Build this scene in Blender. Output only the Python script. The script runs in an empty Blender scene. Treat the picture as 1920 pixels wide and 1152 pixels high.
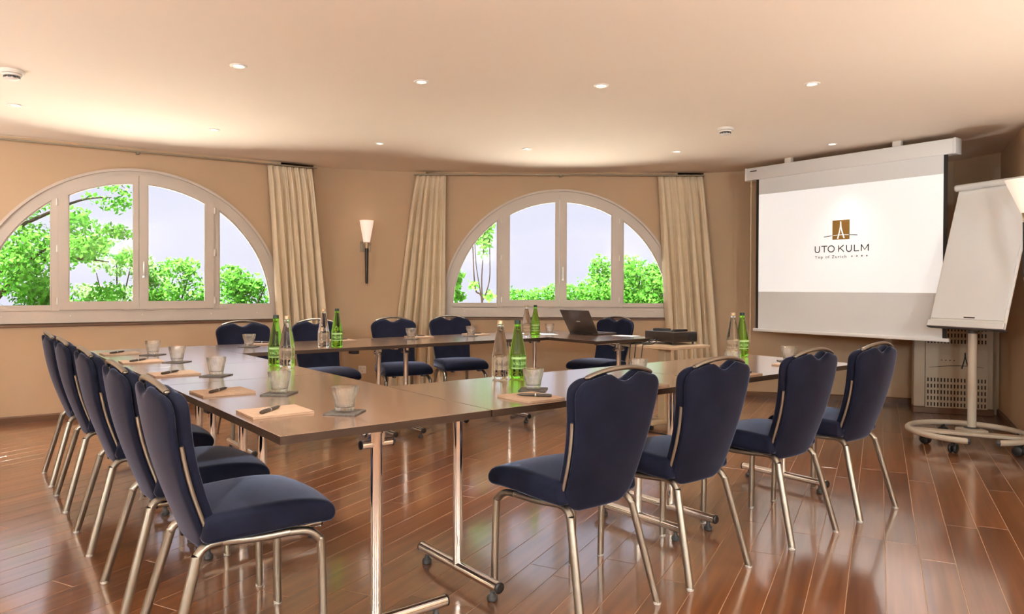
import bpy, bmesh, math, random
import numpy as np
from mathutils import Matrix, Vector, Quaternion
PI = math.pi
R = math.radians
random.seed(4)
SC = bpy.context.scene
COL = SC.collection

# ------------------------------------------------------------------ camera, sky, sun, exposure
cam_d = bpy.data.cameras.new('camera')
cam_d.sensor_width = 36.0
cam_d.lens = 1363.64 / 1920 * 36.0
cam_d.shift_y = -25.2 / 1920
cam_d.clip_start = 0.02
cam = bpy.data.objects.new('camera', cam_d)
COL.objects.link(cam)
cam.matrix_world = (Matrix.Translation((0, 0, 1.173)) @ Matrix.Rotation(R(90 - 0.481), 4, 'X')
                    @ Matrix.Rotation(R(0.198), 4, 'Z'))
SC.camera = cam
SC.view_settings.view_transform = 'Standard'
SC.view_settings.look = 'None'
SC.view_settings.exposure = 0.0
SC.view_settings.gamma = 1.0
SC.view_settings.use_curve_mapping = False
SC.cycles.use_denoising = True
SC.cycles.max_bounces = 14
SC.cycles.diffuse_bounces = 6
SC.cycles.glossy_bounces = 6
SC.cycles.transmission_bounces = 12
SC.cycles.transparent_max_bounces = 16
SC.cycles.sample_clamp_indirect = 50.0
SC.cycles.caustics_reflective = False

SKY_STRENGTH = 1.12
SUN_STRENGTH = 68.0
DOWNLIGHT_W = 125.0
TORCH_FILL_W = 285.0
FLOOR_FILL_W = 180.0

w = bpy.data.worlds.new('sky')
SC.world = w
w.use_nodes = True
nt = w.node_tree
nt.nodes.clear()
wo = nt.nodes.new('ShaderNodeOutputWorld')
bg = nt.nodes.new('ShaderNodeBackground')
tc = nt.nodes.new('ShaderNodeTexCoord')
mp = nt.nodes.new('ShaderNodeMapping')
mp.inputs['Scale'].default_value = (1.0, 1.0, 3.0)
nz = nt.nodes.new('ShaderNodeTexNoise')
nz.inputs['Scale'].default_value = 2.2
nz.inputs['Detail'].default_value = 5.0
cr = nt.nodes.new('ShaderNodeValToRGB')
cr.color_ramp.elements[0].position = 0.35
cr.color_ramp.elements[0].color = (0.74, 0.745, 0.92, 1)
cr.color_ramp.elements[1].position = 0.75
cr.color_ramp.elements[1].color = (0.84, 0.835, 0.95, 1)
nt.links.new(tc.outputs['Generated'], mp.inputs['Vector'])
nt.links.new(mp.outputs['Vector'], nz.inputs['Vector'])
nt.links.new(nz.outputs['Fac'], cr.inputs['Fac'])
nt.links.new(cr.outputs['Color'], bg.inputs['Color'])
bg.inputs['Strength'].default_value = SKY_STRENGTH
nt.links.new(bg.outputs['Background'], wo.inputs['Surface'])

sun_d = bpy.data.lights.new('sun', 'SUN')
sun_d.energy = SUN_STRENGTH
sun_d.angle = R(3)
sun_d.color = (1.0, 0.95, 0.86)
sun = bpy.data.objects.new('sun', sun_d)
COL.objects.link(sun)
sun.rotation_euler = Vector((0.20, 0.17, -0.966)).to_track_quat('-Z', 'Y').to_euler()


# ------------------------------------------------------------------ materials
def mat(name, base, rough=0.5, metal=0.0, spec=0.5, **kw):
    m = bpy.data.materials.new(name)
    m.use_nodes = True
    b = m.node_tree.nodes['Principled BSDF']
    b.inputs['Base Color'].default_value = (*base, 1)
    b.inputs['Roughness'].default_value = rough
    b.inputs['Metallic'].default_value = metal
    b.inputs['Specular IOR Level'].default_value = spec
    for k, v in kw.items():
        b.inputs[k.replace('_', ' ')].default_value = v
    return m


def N(m, t):
    return m.node_tree.nodes.new(t)


def LK(m, a, b):
    m.node_tree.links.new(a, b)


def bsdf(m):
    return m.node_tree.nodes['Principled BSDF']


def noisy(m, c1, c2, scale, detail=3.0, stretch=(1, 1, 1), bump=0.0, bscale=None, rnd=False):
    """mix two colours with a noise in object space, optional fine bump"""
    t = N(m, 'ShaderNodeTexCoord')
    mp_ = N(m, 'ShaderNodeMapping')
    mp_.inputs['Scale'].default_value = stretch
    n = N(m, 'ShaderNodeTexNoise')
    n.inputs['Scale'].default_value = scale
    n.inputs['Detail'].default_value = detail
    r = N(m, 'ShaderNodeValToRGB')
    r.color_ramp.elements[0].position = 0.3
    r.color_ramp.elements[1].position = 0.7
    r.color_ramp.elements[0].color = (*c1, 1)
    r.color_ramp.elements[1].color = (*c2, 1)
    LK(m, t.outputs['Object'], mp_.inputs['Vector'])
    vec = mp_.outputs['Vector']
    if rnd:
        oi = N(m, 'ShaderNodeObjectInfo')
        mul = N(m, 'ShaderNodeVectorMath')
        mul.operation = 'MULTIPLY_ADD'
        mul.inputs[1].default_value = (1, 1, 1)
        sc = N(m, 'ShaderNodeMath')
        sc.operation = 'MULTIPLY'
        sc.inputs[1].default_value = 37.0
        LK(m, oi.outputs['Random'], sc.inputs[0])
        LK(m, vec, mul.inputs[0])
        LK(m, sc.outputs[0], mul.inputs[2])
        vec = mul.outputs[0]
    LK(m, vec, n.inputs['Vector'])
    LK(m, n.outputs['Fac'], r.inputs['Fac'])
    LK(m, r.outputs['Color'], bsdf(m).inputs['Base Color'])
    if bump:
        b = N(m, 'ShaderNodeBump')
        b.inputs['Strength'].default_value = bump
        b.inputs['Distance'].default_value = 0.002
        n2 = N(m, 'ShaderNodeTexNoise')
        n2.inputs['Scale'].default_value = bscale or scale
        n2.inputs['Detail'].default_value = 2.0
        LK(m, vec, n2.inputs['Vector'])
        LK(m, n2.outputs['Fac'], b.inputs['Height'])
        LK(m, b.outputs['Normal'], bsdf(m).inputs['Normal'])
    return r


M = {}
M['wall'] = mat('beige_paint', (0.56, 0.40, 0.275), 0.75, spec=0.25)
noisy(M['wall'], (0.53, 0.385, 0.255), (0.55, 0.40, 0.27), 1.5, bump=0.06, bscale=160)
M['ceiling'] = mat('warm_white_paint', (0.83, 0.76, 0.67), 0.8, spec=0.2)
noisy(M['ceiling'], (0.86, 0.765, 0.66), (0.88, 0.785, 0.68), 0.8)
M['base'] = mat('brown_skirting', (0.12, 0.05, 0.02), 0.45)
noisy(M['base'], (0.10, 0.042, 0.016), (0.15, 0.065, 0.027), 3, stretch=(1, 1, 8))
M['subfloor'] = mat('pale_joint_filler', (0.40, 0.25, 0.155), 0.45)
# floor planks: reddish brown timber under a worn lacquer
pm = mat('red_brown_plank', (0.25, 0.09, 0.04), 0.3)
pr = noisy(pm, (0.155, 0.052, 0.017), (0.26, 0.097, 0.033), 2.4, 2, (12.0, 0.5, 1), rnd=True)
hs = N(pm, 'ShaderNodeHueSaturation')
oi = N(pm, 'ShaderNodeObjectInfo')
mr = N(pm, 'ShaderNodeMapRange')
mr.inputs['To Min'].default_value = 0.80
mr.inputs['To Max'].default_value = 1.18
LK(pm, oi.outputs['Random'], mr.inputs['Value'])
LK(pm, mr.outputs[0], hs.inputs['Value'])
LK(pm, pr.outputs['Color'], hs.inputs['Color'])
LK(pm, hs.outputs['Color'], bsdf(pm).inputs['Base Color'])
bsdf(pm).inputs['Roughness'].default_value = 0.28
bsdf(pm).inputs['Specular IOR Level'].default_value = 0.75
bsdf(pm).inputs['Coat Weight'].default_value = 1.0
bsdf(pm).inputs['Coat IOR'].default_value = 2.8
bsdf(pm).inputs['Coat Roughness'].default_value = 0.12
M['plank'] = pm
# table laminate
tm = mat('walnut_laminate', (0.16, 0.09, 0.06), 0.3)
noisy(tm, (0.125, 0.062, 0.038), (0.29, 0.165, 0.110), 2.6, 9, (1.0, 18, 2.0), rnd=True)
bsdf(tm).inputs['Roughness'].default_value = 0.24
bsdf(tm).inputs['Specular IOR Level'].default_value = 0.7
bsdf(tm).inputs['Coat Weight'].default_value = 1.0
bsdf(tm).inputs['Coat IOR'].default_value = 2.5
bsdf(tm).inputs['Coat Roughness'].default_value = 0.17
M['table'] = tm
M['edge'] = mat('dark_edge_band', (0.042, 0.023, 0.015), 0.4)
M['chrome'] = mat('polished_chrome', (0.76, 0.78, 0.82), 0.09, 1.0)
M['satin'] = mat('champagne_metal', (0.32, 0.29, 0.255), 0.36, 1.0)
M['black'] = mat('black_plastic', (0.012, 0.012, 0.014), 0.4)
M['grey_cap'] = mat('clear_glide', (0.62, 0.60, 0.58), 0.3)
M['navy'] = mat('navy_velour', (0.016, 0.021, 0.062), 0.85, spec=0.2)
noisy(M['navy'], (0.0042, 0.0056, 0.017), (0.0085, 0.011, 0.030), 9, 4, bump=0.25, bscale=900)
bsdf(M['navy']).inputs['Sheen Weight'].default_value = 0.62
bsdf(M['navy']).inputs['Sheen Roughness'].default_value = 0.25
bsdf(M['navy']).inputs['Sheen Tint'].default_value = (0.62, 0.68, 1.0, 1)
M['window'] = mat('white_window_frame', (0.57, 0.50, 0.445), 0.38)
M['white'] = mat('white_plastic', (0.78, 0.75, 0.70), 0.4)
M['screen_case'] = mat('white_case', (0.78, 0.80, 0.82), 0.35)
M['fabric_screen'] = mat('matt_white_screen', (0.78, 0.82, 0.86), 0.9, spec=0.1)
M['screen_black'] = mat('black_border', (0.02, 0.018, 0.016), 0.8)
M['image'] = mat('projected_white', (0.72, 0.75, 0.78), 0.9, spec=0.1)
bsdf(M['image']).inputs['Emission Color'].default_value = (1.0, 0.985, 0.975, 1)
bsdf(M['image']).inputs['Emission Strength'].default_value = 0.46
M['logo_gold'] = mat('logo_gold', (0.27, 0.15, 0.04), 0.9, spec=0.05)
bsdf(M['logo_gold']).inputs['Emission Color'].default_value = (0.55, 0.31, 0.08, 1)
bsdf(M['logo_gold']).inputs['Emission Strength'].default_value = 0.08
M['logo_grey'] = mat('logo_grey', (0.045, 0.038, 0.036), 0.9, spec=0.1)
bsdf(M['logo_grey']).inputs['Emission Color'].default_value = (0.2, 0.17, 0.16, 1)
bsdf(M['logo_grey']).inputs['Emission Strength'].default_value = 0.03
M['logo_light'] = mat('logo_light_grey', (0.085, 0.08, 0.078), 0.9, spec=0.1)
M['ink'] = mat('ink_black', (0.02, 0.016, 0.012), 0.7)
M['paper'] = mat('white_paper', (0.82, 0.86, 0.90), 0.7, spec=0.2)
M['board'] = mat('light_grey_coated_steel', (0.55, 0.53, 0.50), 0.4)
M['board_white'] = mat('white_board', (0.82, 0.82, 0.80), 0.3)
M['silver'] = mat('silver_aluminium', (0.72, 0.72, 0.72), 0.3, 0.7)
M['white_bar'] = mat('white_aluminium', (0.74, 0.77, 0.79), 0.25)
M['stand'] = mat('cream_grey_steel', (0.52, 0.46, 0.38), 0.38)
M['darkgrey'] = mat('dark_grey_plastic', (0.06, 0.06, 0.065), 0.45)
M['heater'] = mat('beige_steel', (0.46, 0.36, 0.26), 0.42, 0.0)
M['void'] = mat('dark_void', (0.03, 0.02, 0.014), 0.8)
M['pad'] = mat('kraft_card', (0.62, 0.40, 0.26), 0.65)
noisy(M['pad'], (0.42, 0.29, 0.20), (0.49, 0.345, 0.245), 40)
M['slate'] = mat('slate_coaster', (0.085, 0.075, 0.068), 0.55)
noisy(M['slate'], (0.055, 0.048, 0.044), (0.13, 0.115, 0.10), 30, 5, (1, 3, 1), bump=0.6, bscale=60)
M['pen'] = mat('brown_black_pen', (0.055, 0.042, 0.035), 0.35)
M['cream_wood'] = mat('pale_maple', (0.62, 0.46, 0.30), 0.4)
noisy(M['cream_wood'], (0.58, 0.42, 0.27), (0.68, 0.51, 0.35), 3, 5, (1, 10, 1))
M['trolley_post'] = mat('cream_post', (0.56, 0.44, 0.29), 0.4)
M['projector'] = mat('brown_black_projector', (0.028, 0.020, 0.018), 0.35)
M['laptop'] = mat('dark_laptop', (0.075, 0.058, 0.052), 0.35, 0.3)
M['brass'] = mat('brushed_nickel', (0.55, 0.42, 0.30), 0.3, 1.0)
M['nickel'] = mat('satin_nickel_plate', (0.30, 0.25, 0.18), 0.45, 0.4)
M['ebony'] = mat('dark_wood_stick', (0.010, 0.006, 0.005), 0.4)
M['bounce'] = mat('pale_bounce', (0.72, 0.69, 0.64), 0.8)  # for the added slab that throws sunlight up through the windows
noisy(M['bounce'], (0.84, 0.81, 0.76), (0.88, 0.85, 0.80), 2)
M['grass'] = mat('ground_green', (0.12, 0.20, 0.05), 0.9)
M['bark'] = mat('bark', (0.025, 0.018, 0.014), 0.95, spec=0.0)
M['render_ext'] = mat('outer_render', (0.72, 0.66, 0.58), 0.85)

M['cap_gold'] = mat('gold_cap', (0.50, 0.36, 0.22), 0.35, 0.6)
M['cap_green'] = mat('dark_green_cap', (0.006, 0.025, 0.014), 0.4, 0.2)


def glass_mat(name, color, ior=1.45, rough=0.0):
    m = mat(name, color, rough)
    bsdf(m).inputs['Transmission Weight'].default_value = 1.0
    bsdf(m).inputs['IOR'].default_value = ior
    return m


M['glass'] = glass_mat('tumbler_glass', (0.99, 0.99, 0.985), 1.36)
gm = M['glass']
tr_ = N(gm, 'ShaderNodeBsdfTransparent')
tr_.inputs['Color'].default_value = (0.975, 0.98, 0.975, 1)
gl_ = N(gm, 'ShaderNodeBsdfGlossy')
gl_.inputs['Roughness'].default_value = 0.03
fr_ = N(gm, 'ShaderNodeLayerWeight')
fr_.inputs['Blend'].default_value = 0.5
pw_ = N(gm, 'ShaderNodeMath')
pw_.operation = 'POWER'
pw_.inputs[1].default_value = 3.5
ad_ = N(gm, 'ShaderNodeMath')
ad_.operation = 'MULTIPLY_ADD'
ad_.inputs[1].default_value = 0.9
ad_.inputs[2].default_value = 0.10
LK(gm, fr_.outputs['Facing'], pw_.inputs[0])
LK(gm, pw_.outputs[0], ad_.inputs[0])
thin = N(gm, 'ShaderNodeMixShader')
mx_ = N(gm, 'ShaderNodeMixShader')
mx_.inputs[0].default_value = 0.5
ou_ = [n for n in gm.node_tree.nodes if n.type == 'OUTPUT_MATERIAL'][0]
LK(gm, ad_.outputs[0], thin.inputs[0])
LK(gm, tr_.outputs[0], thin.inputs[1])
LK(gm, gl_.outputs[0], thin.inputs[2])
LK(gm, bsdf(gm).outputs[0], mx_.inputs[1])
LK(gm, thin.outputs[0], mx_.inputs[2])
LK(gm, mx_.outputs[0], ou_.inputs['Surface'])
M['bottle_clear'] = glass_mat('clear_bottle', (0.93, 0.95, 0.91), 1.36)
M['bottle_green'] = glass_mat('green_bottle', (0.36, 0.92, 0.07), 1.36)


def pane_mat():
    m = bpy.data.materials.new('window_glass')
    m.use_nodes = True
    t = m.node_tree
    t.nodes.clear()
    o = t.nodes.new('ShaderNodeOutputMaterial')
    tr = t.nodes.new('ShaderNodeBsdfTransparent')
    tr.inputs['Color'].default_value = (0.985, 0.99, 0.985, 1)
    gl = t.nodes.new('ShaderNodeBsdfGlossy')
    gl.inputs['Roughness'].default_value = 0.02
    fr = t.nodes.new('ShaderNodeFresnel')
    fr.inputs['IOR'].default_value = 1.3
    mx = t.nodes.new('ShaderNodeMixShader')
    t.links.new(fr.outputs[0], mx.inputs[0])
    t.links.new(tr.outputs[0], mx.inputs[1])
    t.links.new(gl.outputs[0], mx.inputs[2])
    t.links.new(mx.outputs[0], o.inputs['Surface'])
    return m


M['pane'] = pane_mat()


def label_mat(name, col, alpha):
    m = mat(name, col, 0.5)
    bsdf(m).inputs['Alpha'].default_value = alpha
    return m


M['label_clear'] = label_mat('frosted_label', (0.62, 0.50, 0.36), 0.35)
M['label_green'] = label_mat('frosted_green_label', (0.30, 0.62, 0.14), 0.30)
M['print_dark'] = mat('label_print', (0.10, 0.06, 0.045), 0.6)
M['print_light'] = mat('label_print_pale', (0.42, 0.62, 0.26), 0.6)


def emit(name, col, s, base=(0.8, 0.8, 0.8)):
    m = mat(name, base, 0.5)
    bsdf(m).inputs['Emission Color'].default_value = (*col, 1)
    bsdf(m).inputs['Emission Strength'].default_value = s
    return m


M['bulb'] = emit('halogen_bulb', (1.0, 0.86, 0.68), 6.0)
M['shade'] = emit('opal_shade', (1.0, 0.80, 0.66), 0.62, (0.7, 0.6, 0.52))


def leaf_mat(name, c1, c2, trans=0.45):
    m = bpy.data.materials.new(name)
    m.use_nodes = True
    t = m.node_tree
    t.nodes.clear()
    o = t.nodes.new('ShaderNodeOutputMaterial')
    d = t.nodes.new('ShaderNodeBsdfDiffuse')
    tl = t.nodes.new('ShaderNodeBsdfTranslucent')
    g = t.nodes.new('ShaderNodeNewGeometry')
    r = t.nodes.new('ShaderNodeValToRGB')
    r.color_ramp.elements[0].color = (*c1, 1)
    r.color_ramp.elements[1].color = (*c2, 1)
    mx = t.nodes.new('ShaderNodeMixShader')
    mx.inputs[0].default_value = trans
    t.links.new(g.outputs['Random Per Island'], r.inputs['Fac'])
    t.links.new(r.outputs[0], d.inputs['Color'])
    t.links.new(r.outputs[0], tl.inputs['Color'])
    t.links.new(d.outputs[0], mx.inputs[1])
    t.links.new(tl.outputs[0], mx.inputs[2])
    t.links.new(mx.outputs[0], o.inputs['Surface'])
    return m


M['leaf'] = leaf_mat('spring_leaf', (0.036, 0.150, 0.014), (0.125, 0.330, 0.055))
M['leaf2'] = leaf_mat('shrub_leaf', (0.027, 0.130, 0.011), (0.105, 0.300, 0.045))
M['leaf_pale'] = leaf_mat('pale_leaf', (0.12, 0.24, 0.08), (0.25, 0.38, 0.18))

cm = mat('cream_curtain', (0.76, 0.64, 0.46), 0.85, spec=0.15)
noisy(cm, (0.82, 0.70, 0.52), (0.88, 0.76, 0.58), 2.0, 4, (1, 1, 4), bump=0.2, bscale=500)
ct = N(cm, 'ShaderNodeBsdfTranslucent')
ct.inputs['Color'].default_value = (0.7, 0.58, 0.42, 1)
cx = N(cm, 'ShaderNodeMixShader')
cx.inputs[0].default_value = 0.10
co = [n for n in cm.node_tree.nodes if n.type == 'OUTPUT_MATERIAL'][0]
LK(cm, bsdf(cm).outputs[0], cx.inputs[1])
LK(cm, ct.outputs[0], cx.inputs[2])
LK(cm, cx.outputs[0], co.inputs['Surface'])
M['curtain'] = cm


# ------------------------------------------------------------------ mesh helpers
class MB:
    """collects shapes into one bmesh, built as ONE object"""

    def __init__(self):
        self.bm = bmesh.new()

    def box(self, c, s, rot=None, bevel=0.0, seg=1):
        b = bmesh.new()
        bmesh.ops.create_cube(b, size=1.0)
        bmesh.ops.scale(b, vec=Vector(s), verts=b.verts)
        if bevel:
            bmesh.ops.bevel(b, geom=list(b.edges), offset=bevel, segments=seg, affect='EDGES', profile=0.5)
        mtx = Matrix.Translation(Vector(c)) @ (rot.to_4x4() if rot is not None else Matrix.Identity(4))
        bmesh.ops.transform(b, matrix=mtx, verts=b.verts)
        self._merge(b)
        return self

    def _merge(self, b):
        me = bpy.data.meshes.new('tmp')
        b.to_mesh(me)
        b.free()
        self.bm.from_mesh(me)
        bpy.data.meshes.remove(me)

    def pydata(self, vs, fs, mtx=None):
        me = bpy.data.meshes.new('tmp')
        me.from_pydata([tuple(v) for v in vs], [], fs)
        if mtx is not None:
            me.transform(mtx)
        self.bm.from_mesh(me)
        bpy.data.meshes.remove(me)
        return self

    def lathe(self, prof, seg=24, c=(0, 0, 0), rot=None, cap=True):
        vs, fs = [], []
        n = len(prof)
        for i in range(seg):
            a = 2 * PI * i / seg
            for (r, z) in prof:
                vs.append((r * math.cos(a), r * math.sin(a), z))
        for i in range(seg):
            j = (i + 1) % seg
            for k in range(n - 1):
                fs.append((i * n + k, j * n + k, j * n + k + 1, i * n + k + 1))
        if cap:
            if prof[0][0] > 1e-6:
                fs.append(tuple(i * n for i in range(seg))[::-1])
            if prof[-1][0] > 1e-6:
                fs.append(tuple(i * n + n - 1 for i in range(seg)))
        mtx = Matrix.Translation(Vector(c)) @ (rot.to_4x4() if rot is not None else Matrix.Identity(4))
        self.pydata(vs, fs, mtx)
        return self

    def cyl(self, a, b, r, seg=16, r2=None):
        a, b = Vector(a), Vector(b)
        d = b - a
        q = d.to_track_quat('Z', 'Y').to_matrix()
        return self.lathe([(r, 0), (r if r2 is None else r2, d.length)], seg, a, q)

    def tube(self, pts, r, seg=10, closed=False, sx=1.0, sy=1.0, up=None, caps=True):
        pts = [Vector(p) for p in pts]
        n = len(pts)
        rs = r if isinstance(r, (list, tuple)) else [r] * n
        vs, fs = [], []
        nrm = None
        for i, p in enumerate(pts):
            if closed:
                t = (pts[(i + 1) % n] - pts[i - 1]).normalized()
            else:
                t = (pts[min(i + 1, n - 1)] - pts[max(i - 1, 0)]).normalized()
            if nrm is None:
                ref = Vector(up) if up else (Vector((0, 0, 1)) if abs(t.z) < 0.9 else Vector((1, 0, 0)))
                nrm = (ref - t * ref.dot(t)).normalized()
            else:
                nrm = (nrm - t * nrm.dot(t)).normalized()
            bn = t.cross(nrm)
            for k in range(seg):
                a = 2 * PI * k / seg
                vs.append(p + nrm * (math.cos(a) * rs[i] * sx) + bn * (math.sin(a) * rs[i] * sy))
        m = n if closed else n - 1
        for i in range(m):
            j = (i + 1) % n
            for k in range(seg):
                l = (k + 1) % seg
                fs.append((i * seg + k, i * seg + l, j * seg + l, j * seg + k))
        if not closed and caps:
            fs.append(tuple(range(seg))[::-1])
            fs.append(tuple((n - 1) * seg + k for k in range(seg)))
        return self.pydata(vs, fs)

    def prism(self, outer, y0, y1, inner=None):
        """polygon in local x,z extruded along y; with inner (same count) it is a ring"""
        n = len(outer)
        if inner is None:
            vs = [(x, y0, z) for x, z in outer] + [(x, y1, z) for x, z in outer]
            fs = [tuple(range(n)), tuple(range(2 * n - 1, n - 1, -1))]
            fs += [(i, i + n, (i + 1) % n + n, (i + 1) % n) for i in range(n)]
        else:
            vs = ([(x, y0, z) for x, z in outer] + [(x, y0, z) for x, z in inner]
                  + [(x, y1, z) for x, z in outer] + [(x, y1, z) for x, z in inner])
            fs = []
            for i in range(n):
                j = (i + 1) % n
                fs += [(i, j, n + j, n + i), (2 * n + i, 3 * n + i, 3 * n + j, 2 * n + j),
                       (i, 2 * n + i, 2 * n + j, j), (n + i, n + j, 3 * n + j, 3 * n + i)]
        return self.pydata(vs, fs)

    def mesh(self, name, smooth=True, ang=35, normals=True):
        me = bpy.data.meshes.new(name)
        if normals:
            bmesh.ops.recalc_face_normals(self.bm, faces=self.bm.faces)
        self.bm.to_mesh(me)
        self.bm.free()
        if smooth:
            me.shade_smooth()
            me.set_sharp_from_angle(angle=R(ang))
        return me

    def build(self, name, material, parent=None, smooth=True, ang=35, normals=True):
        me = self.mesh(name, smooth, ang, normals)
        return link(name, me, material, parent)


def link(name, me, material, parent=None):
    if material is not None and len(me.materials) == 0:
        me.materials.append(material)
    o = bpy.data.objects.new(name, me)
    COL.objects.link(o)
    if parent is not None:
        o.parent = parent
    return o


def tag(o, label, cat, group=None, kind='thing'):
    o['label'] = label
    o['category'] = cat
    o['kind'] = kind
    if group:
        o['group'] = group
    return o


def thing(name, label, cat, loc=(0, 0, 0), rz=0.0, group=None):
    o = bpy.data.objects.new(name, None)
    o.empty_display_size = 0.1
    COL.objects.link(o)
    o.location = loc
    o.rotation_euler = (0, 0, rz)
    return tag(o, label, cat, group)


def struct(o):
    o['kind'] = 'structure'
    return o


def copy_thing(root, loc, rz, label, group=None):
    r = root.copy()
    COL.objects.link(r)
    r.location = loc
    r.rotation_euler = (0, 0, rz)
    r['label'] = label
    if group:
        r['group'] = group
    for ch in list(root.children):
        c = ch.copy()
        COL.objects.link(c)
        c.parent = r
        for g in list(ch.children):
            d = g.copy()
            COL.objects.link(d)
            d.parent = c
    return r


def place(root, loc, rz=0.0):
    root.location = loc
    root.rotation_euler = (0, 0, rz)


def bez(pts, n=8):
    """Catmull-Rom through pts"""
    P = [Vector(p) for p in pts]
    out = []
    for i in range(len(P) - 1):
        p0, p1, p2, p3 = P[max(i - 1, 0)], P[i], P[i + 1], P[min(i + 2, len(P) - 1)]
        for k in range(n):
            t = k / n
            out.append(0.5 * ((2 * p1) + (p2 - p0) * t + (2 * p0 - 5 * p1 + 4 * p2 - p3) * t * t
                              + (3 * p1 - p0 - 3 * p2 + p3) * t ** 3))
    out.append(P[-1])
    return out


def text_mesh(s, size, align='LEFT', ext=0.0004, space=1.0, bold=0.0):
    cu = bpy.data.curves.new('txt', 'FONT')
    cu.body = s
    cu.size = size
    cu.align_x = align
    cu.extrude = ext
    cu.space_character = space
    cu.resolution_u = 3
    cu.offset = bold
    o = bpy.data.objects.new('txt', cu)
    COL.objects.link(o)
    dg = bpy.context.evaluated_depsgraph_get()
    me = bpy.data.meshes.new_from_object(o.evaluated_get(dg))
    bpy.data.objects.remove(o)
    bpy.data.curves.remove(cu)
    return me


# table frame: local x = v (along the near right wing), local y = u (along the left wing, away)
TH = R(38.13)
OX, OY = -0.660, 2.069


def W(v, u, z=0.0):
    return Vector((OX + v * math.cos(TH) - u * math.sin(TH), OY + v * math.sin(TH) + u * math.cos(TH), z))


# ------------------------------------------------------------------ room shell
ZC = 2.438
A0 = Vector((-4.322, 6.134, 0))
PHI = R(57.044)
DIR1 = Vector((math.sin(PHI), math.cos(PHI), 0))
B0 = A0 + DIR1 * 2.68
pier = [B0[:2], (-1.93, 7.745), (-1.73, 7.825), (-1.507, 7.893), (-1.30, 7.95), (-1.10, 7.988), (-0.95, 7.995)]
scr = [(2.10, 7.995), (2.32, 7.95), (2.56, 7.85), (2.85, 7.77), (3.2, 7.69), (3.55, 7.60), (3.87, 7.49), (4.12, 7.36), (4.36, 7.20)]
right = [(4.36, 7.20), (4.52, 6.74), (3.925, 5.566), (3.68, 4.85), (3.56, 3.8), (3.6, 2.0), (3.5, 0.2)]
front = [(3.5, 0.2), (2.9, -1.8), (0.8, -3.0), (-2.2, -2.9), (-4.6, -1.6), (-5.9, 0.6)]
lft = [(-5.9, 0.6), (-6.2, 3.0), tuple((A0 - DIR1 * 1.6)[:2])]


def wall_poly(name, pts, material, z0=-0.02, z1=ZC + 0.25, t=0.28, flat=False):
    """extruded wall along a polyline; room side is on the right of the walking direction"""
    m = MB()
    P = [Vector((p[0], p[1], 0)) for p in pts]
    nn = []
    for i, p in enumerate(P):
        d = (P[min(i + 1, len(P) - 1)] - P[max(i - 1, 0)]).normalized()
        nn.append(Vector((-d.y, d.x, 0)))
    vs, fs = [], []
    for p, n_ in zip(P, nn):
        q = p + n_ * t
        vs += [(p.x, p.y, z0), (p.x, p.y, z1), (q.x, q.y, z1), (q.x, q.y, z0)]
    for i in range(len(P) - 1):
        a, b = 4 * i, 4 * (i + 1)
        for k in range(4):
            l = (k + 1) % 4
            fs.append((a + k, b + k, b + l, a + l))
    fs.append((0, 1, 2, 3))
    e = 4 * (len(P) - 1)
    fs.append((e + 3, e + 2, e + 1, e))
    m.pydata(vs, fs)
    return m


def arch_wall(m, p0, d, s0, s1, c, z1=ZC + 0.25, z0=-0.02, t=0.28, RO=1.285, zs=0.845, zc=0.95):
    """wall along p0+d*s from s0 to s1 with an arched opening centred at c"""
    nrm = Vector((-d.y, d.x, 0))
    NA = 48
    ss = [c + RO * math.cos(PI - PI * i / NA) for i in range(NA + 1)]
    zt = [zc + RO * math.sin(PI * i / NA) for i in range(NA + 1)]

    def pt(s, z, y):
        p = p0 + d * s + nrm * y
        return (p.x, p.y, z)
    vs, fs = [], []

    def quad(a, b, c_, d_):
        i = len(vs)
        vs.extend([a, b, c_, d_])
        fs.append((i, i + 1, i + 2, i + 3))
    for y in (0.0, t):
        quad(pt(s0, z0, y), pt(ss[0], z0, y), pt(ss[0], z1, y), pt(s0, z1, y))
        quad(pt(ss[-1], z0, y), pt(s1, z0, y), pt(s1, z1, y), pt(ss[-1], z1, y))
        for i in range(NA):
            quad(pt(ss[i], z0, y), pt(ss[i + 1], z0, y), pt(ss[i + 1], zs, y), pt(ss[i], zs, y))
            quad(pt(ss[i], zt[i], y), pt(ss[i + 1], zt[i + 1], y), pt(ss[i + 1], z1, y), pt(ss[i], z1, y))
    for i in range(NA):
        quad(pt(ss[i], zt[i], 0), pt(ss[i + 1], zt[i + 1], 0), pt(ss[i + 1], zt[i + 1], t), pt(ss[i], zt[i], t))
        quad(pt(ss[i], zs, 0), pt(ss[i + 1], zs, 0), pt(ss[i + 1], zs, t), pt(ss[i], zs, t))
    for s in (ss[0], ss[-1]):
        quad(pt(s, zs, 0), pt(s, zt[0], 0), pt(s, zt[0], t), pt(s, zs, t))
    quad(pt(s0, z1, 0), pt(s1, z1, 0), pt(s1, z1, t), pt(s0, z1, t))
    b = bmesh.new()
    me = bpy.data.meshes.new('tmp')
    me.from_pydata(vs, [], fs)
    b.from_mesh(me)
    bpy.data.meshes.remove(me)
    bmesh.ops.remove_doubles(b, verts=b.verts, dist=1e-5)
    m._merge(b)


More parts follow.
